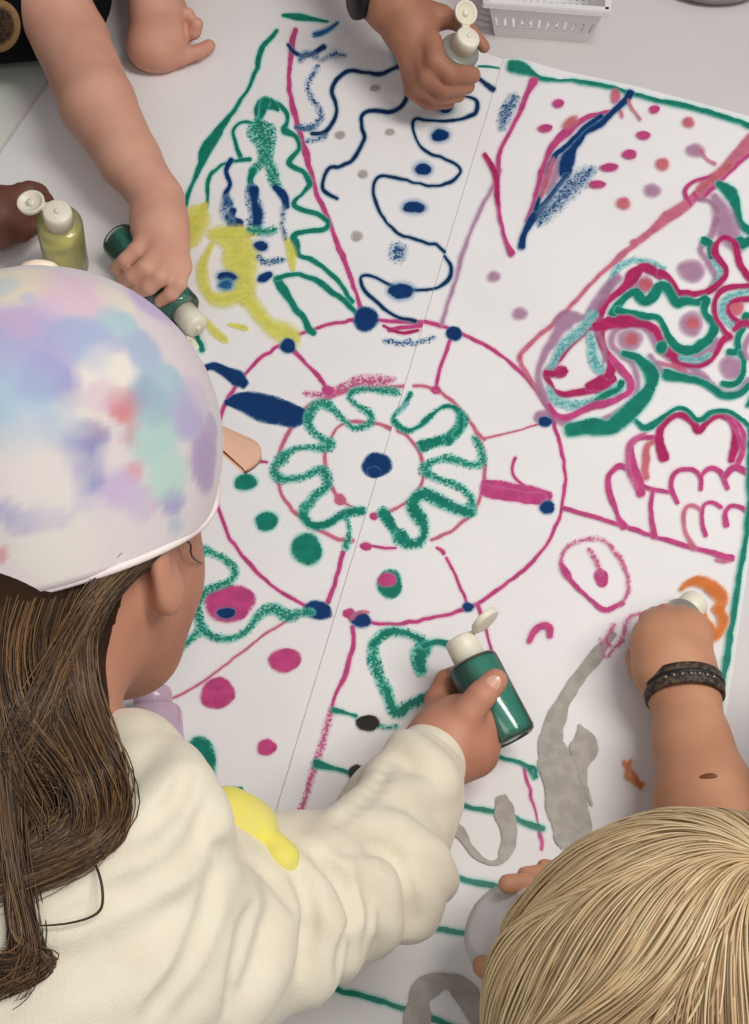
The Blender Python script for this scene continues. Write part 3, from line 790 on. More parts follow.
bottle(P(655, 648, .032), P(695, 602, .012), .0140, 'small clear bottle under the braceleted fist by the orange paint', True, M['greyfill'], M['milk'], lid=None, capr=.66, level=.9)
bottle(P(160, 800, .018), P(152, 690, .018), .0190, 'dusty lilac bottle lying on the paper beside the hoodie', False, None, M['mauvefill'], lid=None, capr=.62, caph=.014).children[0].data.materials[0] = M['mauvefill']
for o in bpy.data.objects:
    if o.name.startswith('squeeze_bottle') and 'lilac' in o['label']:
        for c in o.children:
            if c.name.startswith('cap'): c.data.materials[0] = M['mauvefill']

# ---------------------------------------------------------------- basket
M['basket'] = simple('white basket plastic', (232, 228, 226), .4, (226, 222, 220), 10)
def basket():
    c0 = P(495, 36, 0); c1 = P(588, 43, 0)
    X = unit(c1 - c0); W = np.linalg.norm(c1 - c0); Y = np.array([-X[1], X[0], 0]); Z = np.array([0, 0, 1.0])
    D = W * 1.45; H = .048; fl = .010; t = .0016
    O = np.array([c0[0], c0[1], TZ])
    root = empty('storage_basket', O + X * W / 2 + Y * D / 2, 'white slotted plastic basket standing on the table at the top edge', 'basket')
    zs = [0, .006, .013, .026, .032, H]
    m = MB()
    def pt(u, side_, z):
        "point on the outer wall: u 0..1 along the side"
        g = fl * z / H
        lo = -g; xh = W + g; yh = D + g
        if side_ == 0: return O + X * (lo + (xh - lo) * u) + Y * (-g) + Z * z
        if side_ == 1: return O + X * xh + Y * (-g + (yh + g) * u) + Z * z
        if side_ == 2: return O + X * (xh - (xh - lo) * u) + Y * yh + Z * z
        return O + X * lo + Y * (yh - (yh + g) * u) + Z * z
    for s_ in range(4):
        n = 12 if s_ % 2 == 0 else 16
        us = [0]
        for k in range(n): us += [(k + .36) / n, (k + .64) / n]
        us.append(1)
        for i in range(len(us) - 1):
            slot = (i % 2 == 1)
            for j in range(len(zs) - 1):
                if slot and j in (2,): continue
                a, b_ = us[i], us[i + 1]
                m.add([pt(a, s_, zs[j]), pt(b_, s_, zs[j]), pt(b_, s_, zs[j + 1]), pt(a, s_, zs[j + 1])], [(0, 1, 2, 3)])
    w = m.obj('basket_wall', M['basket'], smooth=False)
    so = w.modifiers.new('wall', 'SOLIDIFY'); so.thickness = t; so.offset = -1
    adopt(w, root)
    # rim: rolled lip
    m = MB()
    g = fl
    cs = [O + X * (-g) + Y * (-g), O + X * (W + g) + Y * (-g), O + X * (W + g) + Y * (D + g), O + X * (-g) + Y * (D + g)]
    for i in range(4):
        a = cs[i] + Z * H; b_ = cs[(i + 1) % 4] + Z * H
        d = unit(b_ - a); nrm = np.array([d[1], -d[0], 0])
        m.box((a + b_) / 2 + nrm * .0015, d * (np.linalg.norm(b_ - a) / 2 + .003), nrm * .003, Z * .0012)
        m.box((a + b_) / 2 + nrm * .0042 - Z * .003, d * (np.linalg.norm(b_ - a) / 2 + .004), nrm * .0006, Z * .003)
    adopt(bevel(m.obj('basket_rim', M['basket'], smooth=False), .0006), root)
    m = MB()
    for k in range(14):
        m.box(O + X * W * (k + .5) / 14 + Y * D / 2 + Z * .002, X * W / 14 * .30, Y * D / 2, Z * .001)
    for k in range(18):
        m.box(O + X * W / 2 + Y * D * (k + .5) / 18 + Z * .0022, X * W / 2, Y * D / 18 * .3, Z * .001)
    adopt(m.obj('basket_floor', M['basket'], smooth=False), root)
basket()

# grey pouch at the top right corner
M['pouch'] = simple('grey cloth', (150, 145, 140), .9, (132, 126, 122), 40, bumpd=.0006)
c = P(716, -26, .012)
pz = solid('cloth_pouch', [ell(c, (.055, .04, .018)), cone(c + [-.04, 0, 0], c + [.045, .01, 0], .014, .012, .02)], .003, M['pouch'])
tag(pz, 'small grey cloth pouch lying at the upper right corner', 'pouch')
# ---------------------------------------------------------------- people
SK = {
 'girl': skin('fair warm skin', (196, 140, 114), (180, 122, 98)),
 'blond': skin('tanned skin', (200, 146, 114), (188, 132, 102)),
 'black_shirt': skin('fair skin', (214, 162, 138), (202, 146, 124)),
 'watch': skin('olive brown skin', (176, 124, 98), (160, 108, 84)),
 'dark': skin('deep brown skin', (120, 78, 62), (100, 62, 50)),
}
M['eye'] = simple('eye white', (235, 232, 228), .2, coat=1)
M['iris'] = simple('brown iris', (70, 44, 28), .2, coat=1)

def basis(f, u):
    f = unit(f); u = unit(np.asarray(u, float) - f * (np.asarray(u, float) @ f)); r = np.cross(f, u)
    return f, u, r

def head_prims(c, f, u, s=1.0, neck=None, nr=.040, ears=True):
    f, u, r = basis(f, u); A = np.array([f, u, r]); c = np.asarray(c, float)
    q = [ell(c, (.088 * s, .084 * s, .072 * s), A, .01),
         ell(c + (f * .030 - u * .040) * s, (.058 * s, .066 * s, .057 * s), A, .02),
         ell(c + (f * .058 - u * .090) * s, (.022 * s, .020 * s, .024 * s), A, .03),
         ell(c + (f * .052 - u * .048 + r * .028) * s, (.024 * s, .026 * s, .022 * s), A, .02),
         ell(c + (f * .052 - u * .048 - r * .028) * s, (.024 * s, .026 * s, .022 * s), A, .02),
         cone(c + (f * .078 - u * .010) * s, c + (f * .094 - u * .038) * s, .007 * s, .0085 * s, .01),
         ell(c + (f * .083 - u * .064) * s, (.007 * s, .005 * s, .018 * s), A, .006)]
    for sg in (-1, 1):
        q.append(cone(c + (-f * .008 - u * .050 + r * sg * .042) * s, c + (f * .050 - u * .090 + r * sg * .012) * s, .018 * s, .016 * s, .025))
        q.append(carve(c + (f * .088 - u * .018 + r * sg * .030) * s, c + (f * .088 - u * .018 + r * sg * .036) * s, .010 * s, .009 * s, .012))
        if ears:
            e = c + (-f * .008 - u * .030 + r * sg * .074) * s
            q.append(ell(e, (.017 * s, .030 * s, .0065 * s), np.array([unit(f - r * sg * .35), u, np.cross(unit(f - r * sg * .35), u)]), .006))
            q.append(ell(e - u * .022 * s + f * .004 * s, (.010 * s, .012 * s, .006 * s), A, .008))
            q.append(carve(e + (r * sg * .012 + f * .004) * s, e + (r * sg * .009 + f * .006 - u * .008) * s, .0075 * s, .006 * s, .006))
    if neck is not None:
        q.append(cone(c - (f * .022 + u * .055) * s, neck, nr, nr * 1.1, .03))
    return q

def eyes(c, f, u, s, par):
    f, u, r = basis(f, u)
    m = MB(); m2 = MB()
    for sg in (-1, 1):
        e = np.asarray(c) + (f * .0665 - u * .018 + r * sg * .031) * s
        prof = [(-.011 * s * math.cos(a), .011 * s * math.sin(a)) for a in np.linspace(.05, math.pi - .05, 14)]
        m.lathe(prof, e, f, 20)
        m2.lathe([(.0102 * s, .0048 * s), (.0112 * s, .003 * s)], e, f, 16)
    m.obj('eyeballs', M['eye'], par); m2.obj('irises', M['iris'], par)

def limb(*pr, k=.006):
    "pairs of (point, radius)"
    return [cone(pr[i][0], pr[i + 1][0], pr[i][1], pr[i + 1][1], k) for i in range(len(pr) - 1)]

def legs_prims(pelvis, fwd, spread=.07, foot=True, grow=0.0):
    f = unit(np.array([fwd[0], fwd[1], 0])); s = np.array([-f[1], f[0], 0]); q = []
    for sg in (-1, 1):
        hip = pelvis + s * sg * spread - np.array([0, 0, .04])
        kn = np.array([hip[0], hip[1], .34]) + f * .04
        an = np.array([hip[0], hip[1], .07]) - f * .02
        q += limb((hip, .068 + grow), (kn, .045 + grow), (an, .030 + grow))
        if foot: q += limb((an - [0, 0, .035], .030), (an + f * .11 - [0, 0, .045], .024))
    return q

def fingers(spec, g=1.0):
    q = []
    for pts, rs in spec:
        rs = [r * g for r in rs]
        p = [P(*t) for t in pts]
        q.append(cone(p[0], p[1], rs[0], rs[1], .006))
        q += chain(p[1:], rs[1:], .0014)
    return q

FAB = {}
def fabric(name, c, c2=None, bumpd=.0005):
    return simple(name, c, .9, c2, 60, bumpd=bumpd, bscale=900, sheen=.3, spec=.2)

# ======================================================== girl, lower left
gf = CR * .41 + CF * .91 + CU * .03
gu = -CR * .07 + CU * .99 - CF * .03
cap_c = CAM + .64 * ray(50, 446)
girl_c = cap_c - unit(gu) * .028
gF, gU, gR = basis(gf, gu)
neckb = P(30, 745, .245)
shR = np.array([-.125, -.365, .955]); shL = np.array([-.36, -.33, .965]); pel = np.array([-.30, -.70, .66])
elb = P(372, 872, .10); wri = P(436, 748, .052)
hand = [cone(wri, P(452, 730, .052), .019, .019, .012), cone(P(446, 742, .050), P(472, 722, .046), .020, .017, .014),
        cone(P(447, 757, .046), P(474, 752, .044), .0175, .0165, .014), cone(P(452, 722, .042), P(440, 716, .036), .014, .011, .012)]
hand += fingers([
    ([(450, 738, .056), (467, 714, .068), (481, 696, .075), (495, 681, .074)], [.0135, .0108, .0094, .0082]),           # thumb
    ([(442, 722, .036), (437, 700, .030), (446, 681, .030), (462, 672, .022)], [.0095, .0085, .0078, .0065]),
    ([(450, 722, .030), (451, 703, .024), (460, 690, .022), (476, 684, .018)], [.0095, .0085, .0078, .0068]),
    ([(462, 730, .028), (470, 716, .020), (484, 706, .018), (498, 706, .022)], [.0095, .0085, .0076, .0066]),
    ([(472, 745, .034), (484, 738, .028), (496, 735, .030), (506, 728, .034)], [.0095, .0082, .0072, .0062]),
])
gb = head_prims(girl_c, gf, gu, .93, neckb, .040)
gb += limb((neckb, .042), ((shR + shL) / 2, .06)) + limb((shR, .045), (shL, .045)) + limb(((shR + shL) / 2, .08), (pel, .085), k=.04)
gb += limb((shR, .038), (elb, .028), (wri, .018)) + hand
elbL = np.array([-.44, -.25, .80]); wriL = np.array([-.40, -.12, .775])
gb += limb((shL, .038), (elbL, .028), (wriL, .019))
gb += limb((wriL, .020), (wriL + [.02, .045, -.008], .018)) 
for i in range(4):
    a = wriL + np.array([.008 + i * .013, .055 - abs(i - 1.3) * .004, -.010])
    gb += chain([a - [0, .012, 0], a + [.002, .022, 0], a + [.004, .040, -.003]], [.008, .007, .006], .003)
gb += chain([wriL + [.036, .02, -.008], wriL + [.052, .036, -.010], wriL + [.060, .052, -.012]], [.010, .008, .007], .006)
gb += legs_prims(pel, (.3, 1, 0))
girl = solid('person', gb, .0020, SK['girl'], clip=on_table)
tag(girl, 'child in pastel tie-dye cap and cream hoodie squeezing a teal bottle, seen from behind', 'person')
eyes(girl_c, gf, gu, .93, girl)

# thumb nail
def nail(par, c, n, d, w, l, mat):
    n = unit(n); d = unit(d - n * (d @ n)); e = np.cross(n, d)
    V = [c + n * .0007]; F = []
    for rr, dz in ((.55, .0006), (1, -.0003)):
        for k in range(20):
            t = 2 * math.pi * k / 20
            V.append(c + d * l * math.cos(t) * rr + e * w * math.sin(t) * rr + n * (dz - .0012 * (math.sin(t) * rr) ** 2))
    for k in range(20):
        F.append((0, 1 + k, 1 + (k + 1) % 20)); F.append((1 + k, 21 + k, 21 + (k + 1) % 20, 1 + (k + 1) % 20))
    return mesh_obj('fingernail', V, F, mat, par)
M['nail'] = simple('fingernail', (226, 176, 156), .3, coat=.4)
tc = trace(hand, 492, 684)
if tc is not None: nail(girl, tc, CAM - tc, P(496, 682, .075) - P(482, 694, .075), .0048, .0062, M['nail'])

# hoodie
hood = limb((wri + (elb - wri) * .15, .0235), (wri + (elb - wri) * .34, .0275), k=.006) + limb((wri + (elb - wri) * .34, .0275), (P(397, 815, .068), .0335), (elb, .038), (shR + [.0, 0, 0], .068), k=.012)
hood += [cone(P(408, 848, .06), P(390, 893, .08), .020, .026, .015)]
hood += limb((shR, .066), (shL, .070), k=.02) + limb((shR * .6 + shL * .4, .105), (pel + [.0, .05, -.02], .115), k=.03) + limb((shL * .6 + shR * .4, .105), (pel, .115), k=.03)
hood += [cone(P(150, 935, .19), P(60, 965, .22), .052, .075, .03)]
hood += limb((shL, .07), (elbL, .045), (wriL - [0, .02, 0], .028), k=.03)
# the hood lying behind the neck
hood += chain([P(128, 758, .235), P(150, 800, .235), P(162, 850, .225), P(180, 905, .20)], [.021, .025, .026, .02], .012)
hood += chain([P(200, 884, .185), P(238, 886, .18), P(270, 908, .165), P(300, 938, .15)], [.012, .012, .012, .012], .008)
hood += chain([P(125, 765, .245), P(150, 830, .25), P(110, 890, .255), P(30, 905, .255)], [.026, .034, .040, .045], .015)
def ridges(base, lst, k=.012):
    out = []
    for s_, r, sink in lst:
        pts = [tuple(float(v) for v in t.split(',')) for t in s_.split()]
        C = catmull(np.array([p[:2] for p in pts]), 4)
        T_ = trace_many(base, C[:, 0], C[:, 1])
        W = [t + unit(t - CAM) * sink for t in T_ if not np.isnan(t[0]) and t[2] > TZ + .01]
        if sink >= 0: W = [w + unit(w - CAM) * r * .55 for w in W]
        if len(W) > 1:
            n = len(W); rr = [r * (.55 + .45 * math.sin(math.pi * i / (n - 1))) for i in range(n)]
            out += [('c', W[i], W[i + 1], rr[i], rr[i + 1], k) for i in range(n - 1)]
    return out
RG = ridges(hood, [
 ('205,800 196,840 150,870 90,905 40,930', .010, .003), ('215,850 200,900 160,960 120,1010', .012, .006),
 ('185,760 170,800 130,850 80,880', .010, .004), ('235,875 215,930 190,1000', .012, .005),
 ('310,850 345,880 352,930 340,985', .007, .002), ('330,850 372,880 384,925 372,965', .007, .002), ('300,870 318,915 318,960 300,1010', .008, .002),
 ('340,830 390,835 430,862 442,890', .008, .002), ('350,815 400,800 440,790', .007, .003), ('395,752 380,790 350,820 315,850', .008, .003),
 ('400,740 425,765 448,785', .006, .002), ('280,900 262,960 235,1020', .010, .004), ('405,880 420,905 405,930', .008, .0),
])
GR = []
for s_, r, sink in (('338,848 375,848 402,868 412,905 404,935', .0022, -.0010), ('210,850 240,852 270,872 292,905', .0020, -.0008), ('208,812 198,846 160,876 100,902 50,928', .0040, -.0016),
    ('316,856 342,884 350,925 338,980', .0030, -.001), ('366,875 376,905 370,950', .0026, -.001), ('300,872 310,915 300,975', .0030, -.001), ('214,880 208,920 186,970 150,1015', .0040, -.001), ('190,770 176,800 140,836', .0030, -.001), ('392,760 372,792 338,822', .0026, -.001), ('255,905 245,950 226,1010', .0030, -.001)):
    for p in ridges(hood + RG, [(s_, r, sink)], .006): GR.append(('-c',) + p[1:])
hoodie = solid('hoodie', hood + RG + GR, .0026, fabric('cream fleece', (228, 220, 198), (223, 214, 191)), girl, clip=on_table,
               disp=lambda X: .0012 * np.sin(X[..., 0] * 90 + 3 * np.sin(X[..., 1] * 55)) * np.sin(X[..., 2] * 70 + X[..., 1] * 60))
cuff = solid('cuff', limb((wri + (elb - wri) * .11, .0240), (wri + (elb - wri) * .22, .0258), k=.004) , .0016, fabric('cream ribbing', (231, 223, 202), (225, 217, 195)), hoodie)
allh = hood + RG
yl = chain([P(206, 832, .200), P(226, 820, .198), P(246, 830, .195), P(257, 862, .186)], [.013, .0155, .0150, .0125], .006) + chain([P(274, 846, .200), P(282, 858, .200), P(286, 882, .192)], [.0072, .0080, .0070], .004)
solid('hood_lining', yl, .0022, fabric('yellow dyed fleece', (232, 222, 96), (226, 214, 120)), hoodie)
# jeans
solid('trousers', legs_prims(pel, (.3, 1, 0), foot=False, grow=.012) + [cone(pel + [.06, 0, 0], pel - [.06, 0, 0], .10, .10, .04)], .006, fabric('blue denim', (60, 80, 110)), girl)

# cap
def skirt(ph):
    return .049 - .025 * math.cos(ph) - .034 * max(math.cos(ph), 0) ** 2.2
def cap_geo():
    V = []; Fq = []; nu, nv = 150, 90
    c = cap_c
    rf, ru, rr_ = .094, .089, .085
    for j in range(nv):
        th = math.radians(1 + 115 * j / (nv - 1))
        for i in range(nu):
            ph = 2 * math.pi * i / nu
            drop = 0
            t = th
            cosT = math.cos(t); sinT = math.sin(t)
            pan = abs(math.sin(ph * 3)) ** .35
            k = 1 + .012 * (pan - .8) * sinT + .010 * math.sin(ph * 5 + 4 * t) * sinT ** 2 * (t > .9)
            if t > math.pi / 2:                        # the band below the dome
                w = (t - math.pi / 2) / math.radians(26)
                V.append(c + (gF * math.cos(ph) * rf + gR * math.sin(ph) * rr_) * (k - (.05 + .09 * max(math.cos(ph), 0)) * w * w) - gU * skirt(ph) * w)
                continue
            V.append(c + (gF * math.cos(ph) * rf * sinT + gR * math.sin(ph) * rr_ * sinT) * k + gU * ru * cosT * (1 + .01 * (pan - .8)))
    for j in range(nv - 1):
        for i in range(nu):
            Fq.append((j * nu + i, (j + 1) * nu + i, (j + 1) * nu + (i + 1) % nu, j * nu + (i + 1) % nu))
    V.append(c + gU * ru); n = len(V) - 1
    Ft = [(n, i, (i + 1) % nu) for i in range(nu)]
    return np.array(V), Fq + Ft, c, (rf, ru, rr_)
DYE = [(131,428,6,(228,160,176)),(137,448,6,(230,176,190)),(143,468,6,(230,180,194)),(149,488,6,(230,184,198)),(153,508,6,(230,190,202)),(60,520,7,(196,190,224)),(85,505,8,(204,198,226)),(28,300,8,(200,206,236)),(170,330,10,(226,204,226)),(112,350,9,(196,196,228)),(52,345,9,(170,178,222)),(100,520,10,(228,216,222)),
(20,285,30,(250,235,205)),(0,290,18,(190,212,240)),(70,292,34,(240,208,222)),(30,345,38,(188,184,226)),(20,325,18,(226,190,222)),(85,345,26,(178,192,226)),(112,300,16,(246,236,214)),
(118,325,16,(186,216,224)),(150,310,26,(208,186,226)),(182,350,34,(238,222,226)),(140,352,20,(180,196,222)),(165,385,18,(180,208,218)),(15,405,42,(184,212,232)),(48,375,24,(170,170,218)),(66,392,14,(176,170,214)),
(104,368,24,(248,240,226)),(78,412,22,(248,238,224)),(123,408,14,(226,140,144)),(100,398,14,(228,190,212)),(128,440,10,(222,158,168)),(58,432,18,(186,204,226)),(82,448,20,(146,146,204)),(96,432,10,(160,142,182)),(92,476,13,(160,160,208)),
(150,440,26,(188,222,214)),(165,475,24,(198,228,216)),(146,402,18,(158,182,204)),(185,415,22,(192,182,220)),(200,455,24,(184,160,198)),(208,430,12,(196,176,206)),(122,490,20,(214,192,224)),(30,455,34,(244,234,226)),
(20,522,8,(176,170,212)),(36,520,7,(186,180,216)),(10,512,6,(186,180,216)),(60,535,40,(240,232,222)),(2,556,8,(222,150,160)),(140,500,18,(220,204,222)),(172,502,14,(178,170,212)),(110,535,26,(236,226,224)),(176,525,12,(196,206,216)),
(50,310,14,(232,204,228)),(5,360,18,(196,200,232)),(108,460,14,(240,230,224)),(135,470,12,(232,176,184)),(195,395,18,(222,208,224)),(70,465,16,(240,232,226)),(40,490,24,(244,236,230))]
def dye(pts):
    sc = []
    xs = np.array([proj(p) for p in pts])
    base = np.array(lin((236, 224, 224))); W = np.full(len(pts), .10); Cc = np.tile(base, (len(pts), 1)) * .10
    # the same spots, held as places on the cap, not on the picture
    cen = []
    for x, y, r, c_ in DYE:
        t = trace(capsolid, x, y)
        if t is None:
            d = ray(x, y); t = CAM + d * .60
        cen.append((t, r * .00050, np.array(lin(c_))))
    ns = (np.sin(pts[:, 0] * 95 + 2 * np.sin(pts[:, 1] * 80)) + np.sin(pts[:, 1] * 110 + pts[:, 2] * 70) + np.sin(pts[:, 2] * 130 + 1.5 * np.sin(pts[:, 0] * 120)) + .9 * np.sin(pts[:, 0] * 260 + 2 * np.sin(pts[:, 1] * 230))) * .0012
    for t, r, c_ in cen:
        d = np.linalg.norm(pts - t, axis=1) + ns
        w = np.exp(-(np.maximum(d, 0) / (r * 1.04)) ** 5.5) * 1.3
        W += w; Cc += w[:, None] * c_
    # far side: loose pastel patches
    rs = np.random.default_rng(5)
    pal = [(188, 184, 226), (186, 214, 232), (236, 200, 220), (190, 224, 216), (248, 236, 214)]
    for _ in range(60):
        q = girl_c + .095 * unit(rs.normal(size=3)) 
        if (q - girl_c) @ (CAM - girl_c) > -.01: continue
        d = np.linalg.norm(pts - q, axis=1) + ns; w = np.exp(-(np.maximum(d, 0) / .02) ** 2.2)
        W += w; Cc += w[:, None] * np.array(lin(pal[rs.integers(5)]))
    return Cc / W[:, None] * .78
M['cap_cloth'] = attr_mat('tie dyed cotton', 'dye', .9, .3, .0003, 1500, .2)
cv, cf_, cc, cr_ = cap_geo()
capsolid = [ell(cc, (cr_[0], cr_[1], cr_[2]), np.array([gF, gU, gR])), ell(cc - gU * .03, (cr_[0], cr_[1], cr_[2]), np.array([gF, gU, gR]), .002)]
capo = mesh_obj('cap', cv, cf_, M['cap_cloth'], girl)
col_attr(capo, 'dye', dye(cv))
sm = capo.modifiers.new('cloth', 'SOLIDIFY'); sm.thickness = .0018; sm.offset = -1
# rim band
ring = []
for i in range(121):
    ph = 2 * math.pi * i / 120
    ring.append(cc + (gF * math.cos(ph) * cr_[0] + gR * math.sin(ph) * cr_[2]) * .95 - gU * skirt(ph))
M['band'] = simple('pale cap band', (240, 228, 222), .9, (228, 206, 214), 30)
tubes('cap_band', [(ring, [.0022] * 121, (240, 228, 222))], M['band'], capo, 8)
m = MB(); bt = cc + gU * (cr_[1] - .001)
m.lathe([(0, .011), (.003, .0105), (.0055, .008), (.0068, .004), (.0072, .001)], bt, gU, 28)
m.obj('button', simple('cream cap button', (246, 228, 200), .8), capo)
# seams of the six panels
sl = []
for k in range(6):
    ph = math.pi / 3 * k
    pts = []
    for j in range(40):
        t = math.radians(3 + 87 * j / 39)
        pan = 0
        kk = 1 + .012 * (pan - .8) * math.sin(t)
        pts.append(cc + (gF * math.cos(ph) * cr_[0] * math.sin(t) + gR * math.sin(ph) * cr_[2] * math.sin(t)) * kk + gU * cr_[1] * math.cos(t) * (1 - .008))
    sl.append((pts, [.0009] * 40, (236, 216, 220)))
tubes('panel_seams', sl, M['band'], capo, 5)
# peak
V = []; F = []; nu, nv = 40, 12
for lay in (0, 1):
    for j in range(nv):
        for i in range(nu):
            a = math.radians(-66 + 132 * i / (nu - 1)); s_ = j / (nv - 1)
            ex = .070 * math.cos(a * 1.1) ** .8 if abs(a * 1.1) < math.pi / 2 else 0
            base = cc + (gF * math.cos(a) * cr_[0] * .975 + gR * math.sin(a) * cr_[2] * .98)
            p = base + gF * ex * s_ - gU * (-.023 + .013 * s_ + .032 * math.sin(a) ** 2) 
            V.append(p - gU * (.003 if lay else 0))
def vid(l, j, i): return l * nu * nv + j * nu + i
for j in range(nv - 1):
    for i in range(nu - 1):
        F.append((vid(0, j, i), vid(0, j, i + 1), vid(0, j + 1, i + 1), vid(0, j + 1, i)))
        F.append((vid(1, j, i), vid(1, j + 1, i), vid(1, j + 1, i + 1), vid(1, j, i + 1)))
for i in range(nu - 1):
    F.append((vid(0, nv - 1, i), vid(0, nv - 1, i + 1), vid(1, nv - 1, i + 1), vid(1, nv - 1, i)))
mesh_obj('cap_peak', V, F, simple('peach cap peak', (230, 186, 154), .85, (224, 178, 148), 20), capo)

# hair of the girl
M['hair'] = attr_mat('brown hair', 'tint', .45, 0, 0, spec=.4)
hb = [ell(girl_c - gF * .012 - gU * .004, (.083, .084, .0755), np.array([gF, gU, gR]), .01)]
hb += limb((girl_c - gF * .043 - gU * .045, .040), (girl_c - gF * .060 - gU * .085, .034), k=.02)
def hp(x, y, h): return P(x, y, h)
hb += chain([hp(30, 610, .280), hp(22, 670, .285), hp(30, 735, .285), hp(45, 790, .29)], [.026, .027, .026, .016], .012)
hb += chain([hp(10, 640, .29), hp(10, 720, .29), hp(-10, 790, .295)], [.04, .036, .020], .02)
hcut = lambda X: np.maximum(-(np.sqrt((((X - (girl_c + gR * .078 + gF * .028 - gU * .045)) ** 2).sum(-1))) - .046), np.minimum((X - girl_c) @ gF + .030, -((X - girl_c) @ gU) - .022))
hairb = solid('hair', hb, .003, simple('dark brown hair base', (52, 34, 20), .8, (40, 26, 16), 60, bumpd=.002, bscale=200, spec=.1), girl, clip=hcut)
body_all = gb + hood + RG + hb
GX = np.arange(-60, 241, 5.0); GY = np.arange(500, 1061, 5.0)
gxx, gyy = np.meshgrid(GX, GY, indexing='ij')
HM = np.linalg.norm(trace_many(body_all, gxx, gyy, 50) - CAM, axis=1).reshape(gxx.shape)
def surf(x, y):
    u = (np.clip(x, -59, 238) + 60) / 5; v = (np.clip(y, 501, 1058) - 500) / 5
    i = int(u); j = int(v); a = u - i; b_ = v - j
    q = HM[i:i + 2, j:j + 2]
    w = np.array([[(1 - a) * (1 - b_), (1 - a) * b_], [a * (1 - b_), a * b_]]); ok = ~np.isnan(q)
    if not ok.any(): return None
    return CAM + unit(ray(x, y)) * (q[ok] * w[ok]).sum() / max(w[ok].sum(), 1e-9)
def hair_line(px, off, jit, col, r, n=22, base=None, world=None):
    C = catmull(np.array(px, float), 5)
    t = np.linspace(0, 1, len(C)); tt = np.linspace(0, 1, n)
    C = np.column_stack([np.interp(tt, t, C[:, 0]), np.interp(tt, t, C[:, 1])])
    j = np.array(jit)
    ph = RNG.uniform(0, 6.28)
    C = C + np.outer(.55 + .6 * tt, j) - np.outer(1 - tt, [0, 6]) + np.column_stack([np.sin(tt * 13 + ph) * 5.0 * tt, np.cos(tt * 11 + ph * 1.7) * 3.5 * tt])
    W = []
    for x, y in C:
        q = surf(x, y)
        if q is None: return None
        W.append(q - unit(q - CAM) * (off * min(1, .05 + len(W) / 5) - .008 * max(0, 1 - len(W) / 3)))
    W = np.array(W)
    for _ in range(4): W[1:-1] = (W[:-2] + W[1:-1] * 2 + W[2:]) / 4
    return (W, r * np.sin(np.linspace(.6, math.pi - .25, n)) ** .5, col)
BR = [(88, 62, 38), (72, 50, 31), (100, 72, 44), (60, 41, 27), (122, 92, 58), (52, 36, 25)]
GUIDES = [
 ([(95, 572), (70, 620), (62, 690), (92, 745), (116, 790), (108, 840), (60, 862), (0, 880)], 15, 60),
 ([(70, 578), (40, 640), (48, 700), (78, 745), (100, 800), (88, 845), (40, 865), (-10, 880)], 15, 60),
 ([(40, 580), (10, 650), (20, 720), (60, 760), (90, 810), (50, 850), (0, 866)], 16, 60),
 ([(110, 572), (80, 640), (76, 700), (98, 748), (108, 790), (94, 800), (70, 770), (0, 760)], 12, 50),
 ([(112, 588), (86, 630), (88, 690), (110, 745), (120, 800), (112, 838), (60, 862)], 8, 60),
 ([(96, 585), (74, 640), (80, 700), (104, 750), (118, 810), (90, 850), (30, 872)], 9, 50),
 ([(10, 580), (-10, 660), (0, 740), (20, 790), (40, 830), (0, 860)], 18, 60),
 ([(60, 580), (20, 660), (10, 730), (14, 800), (18, 880), (26, 930), (20, 975), (0, 985)], 12, 36),
 ([(30, 590), (0, 690), (4, 800), (20, 900), (34, 945), (24, 965), (0, 960)], 10, 36),
 ([(0, 600), (-10, 700), (6, 820), (16, 900), (14, 950), (52, 955), (44, 975), (0, 990)], 7, 22),
 ([(150, 560), (110, 585), (80, 640), (50, 700), (20, 760)], 14, 60),
 ([(186, 528), (140, 560), (90, 610), (60, 660), (40, 720)], 12, 60),
]
ls = []
for g, jt, cnt in GUIDES:
    for _ in range(int(cnt * 3.4)):
        j = RNG.normal(0, jt * .6, 2)
        q = hair_line(g, RNG.uniform(.0003, .007), j, BR[RNG.integers(len(BR))], RNG.uniform(.0002, .00045))
        if q: ls.append(q)
# stray single hairs
for g in ([(20, 800), (10, 860), (12, 920), (4, 960)], [(80, 840), (100, 880), (104, 910), (80, 922), (20, 925)], [(40, 760), (60, 800), (50, 850), (20, 880)], [(45, 770), (46, 830), (60, 870)],
          [(186, 530), (196, 545), (206, 560), (213, 580)], [(180, 535), (190, 550), (200, 566)], [(0, 850), (20, 880), (60, 870)]):
    q = hair_line(g, .004, (0, 0), (58, 40, 28), .0006)
    if q: ls.append(q)
tubes('hair_strands', ls, M['hair'], hairb)

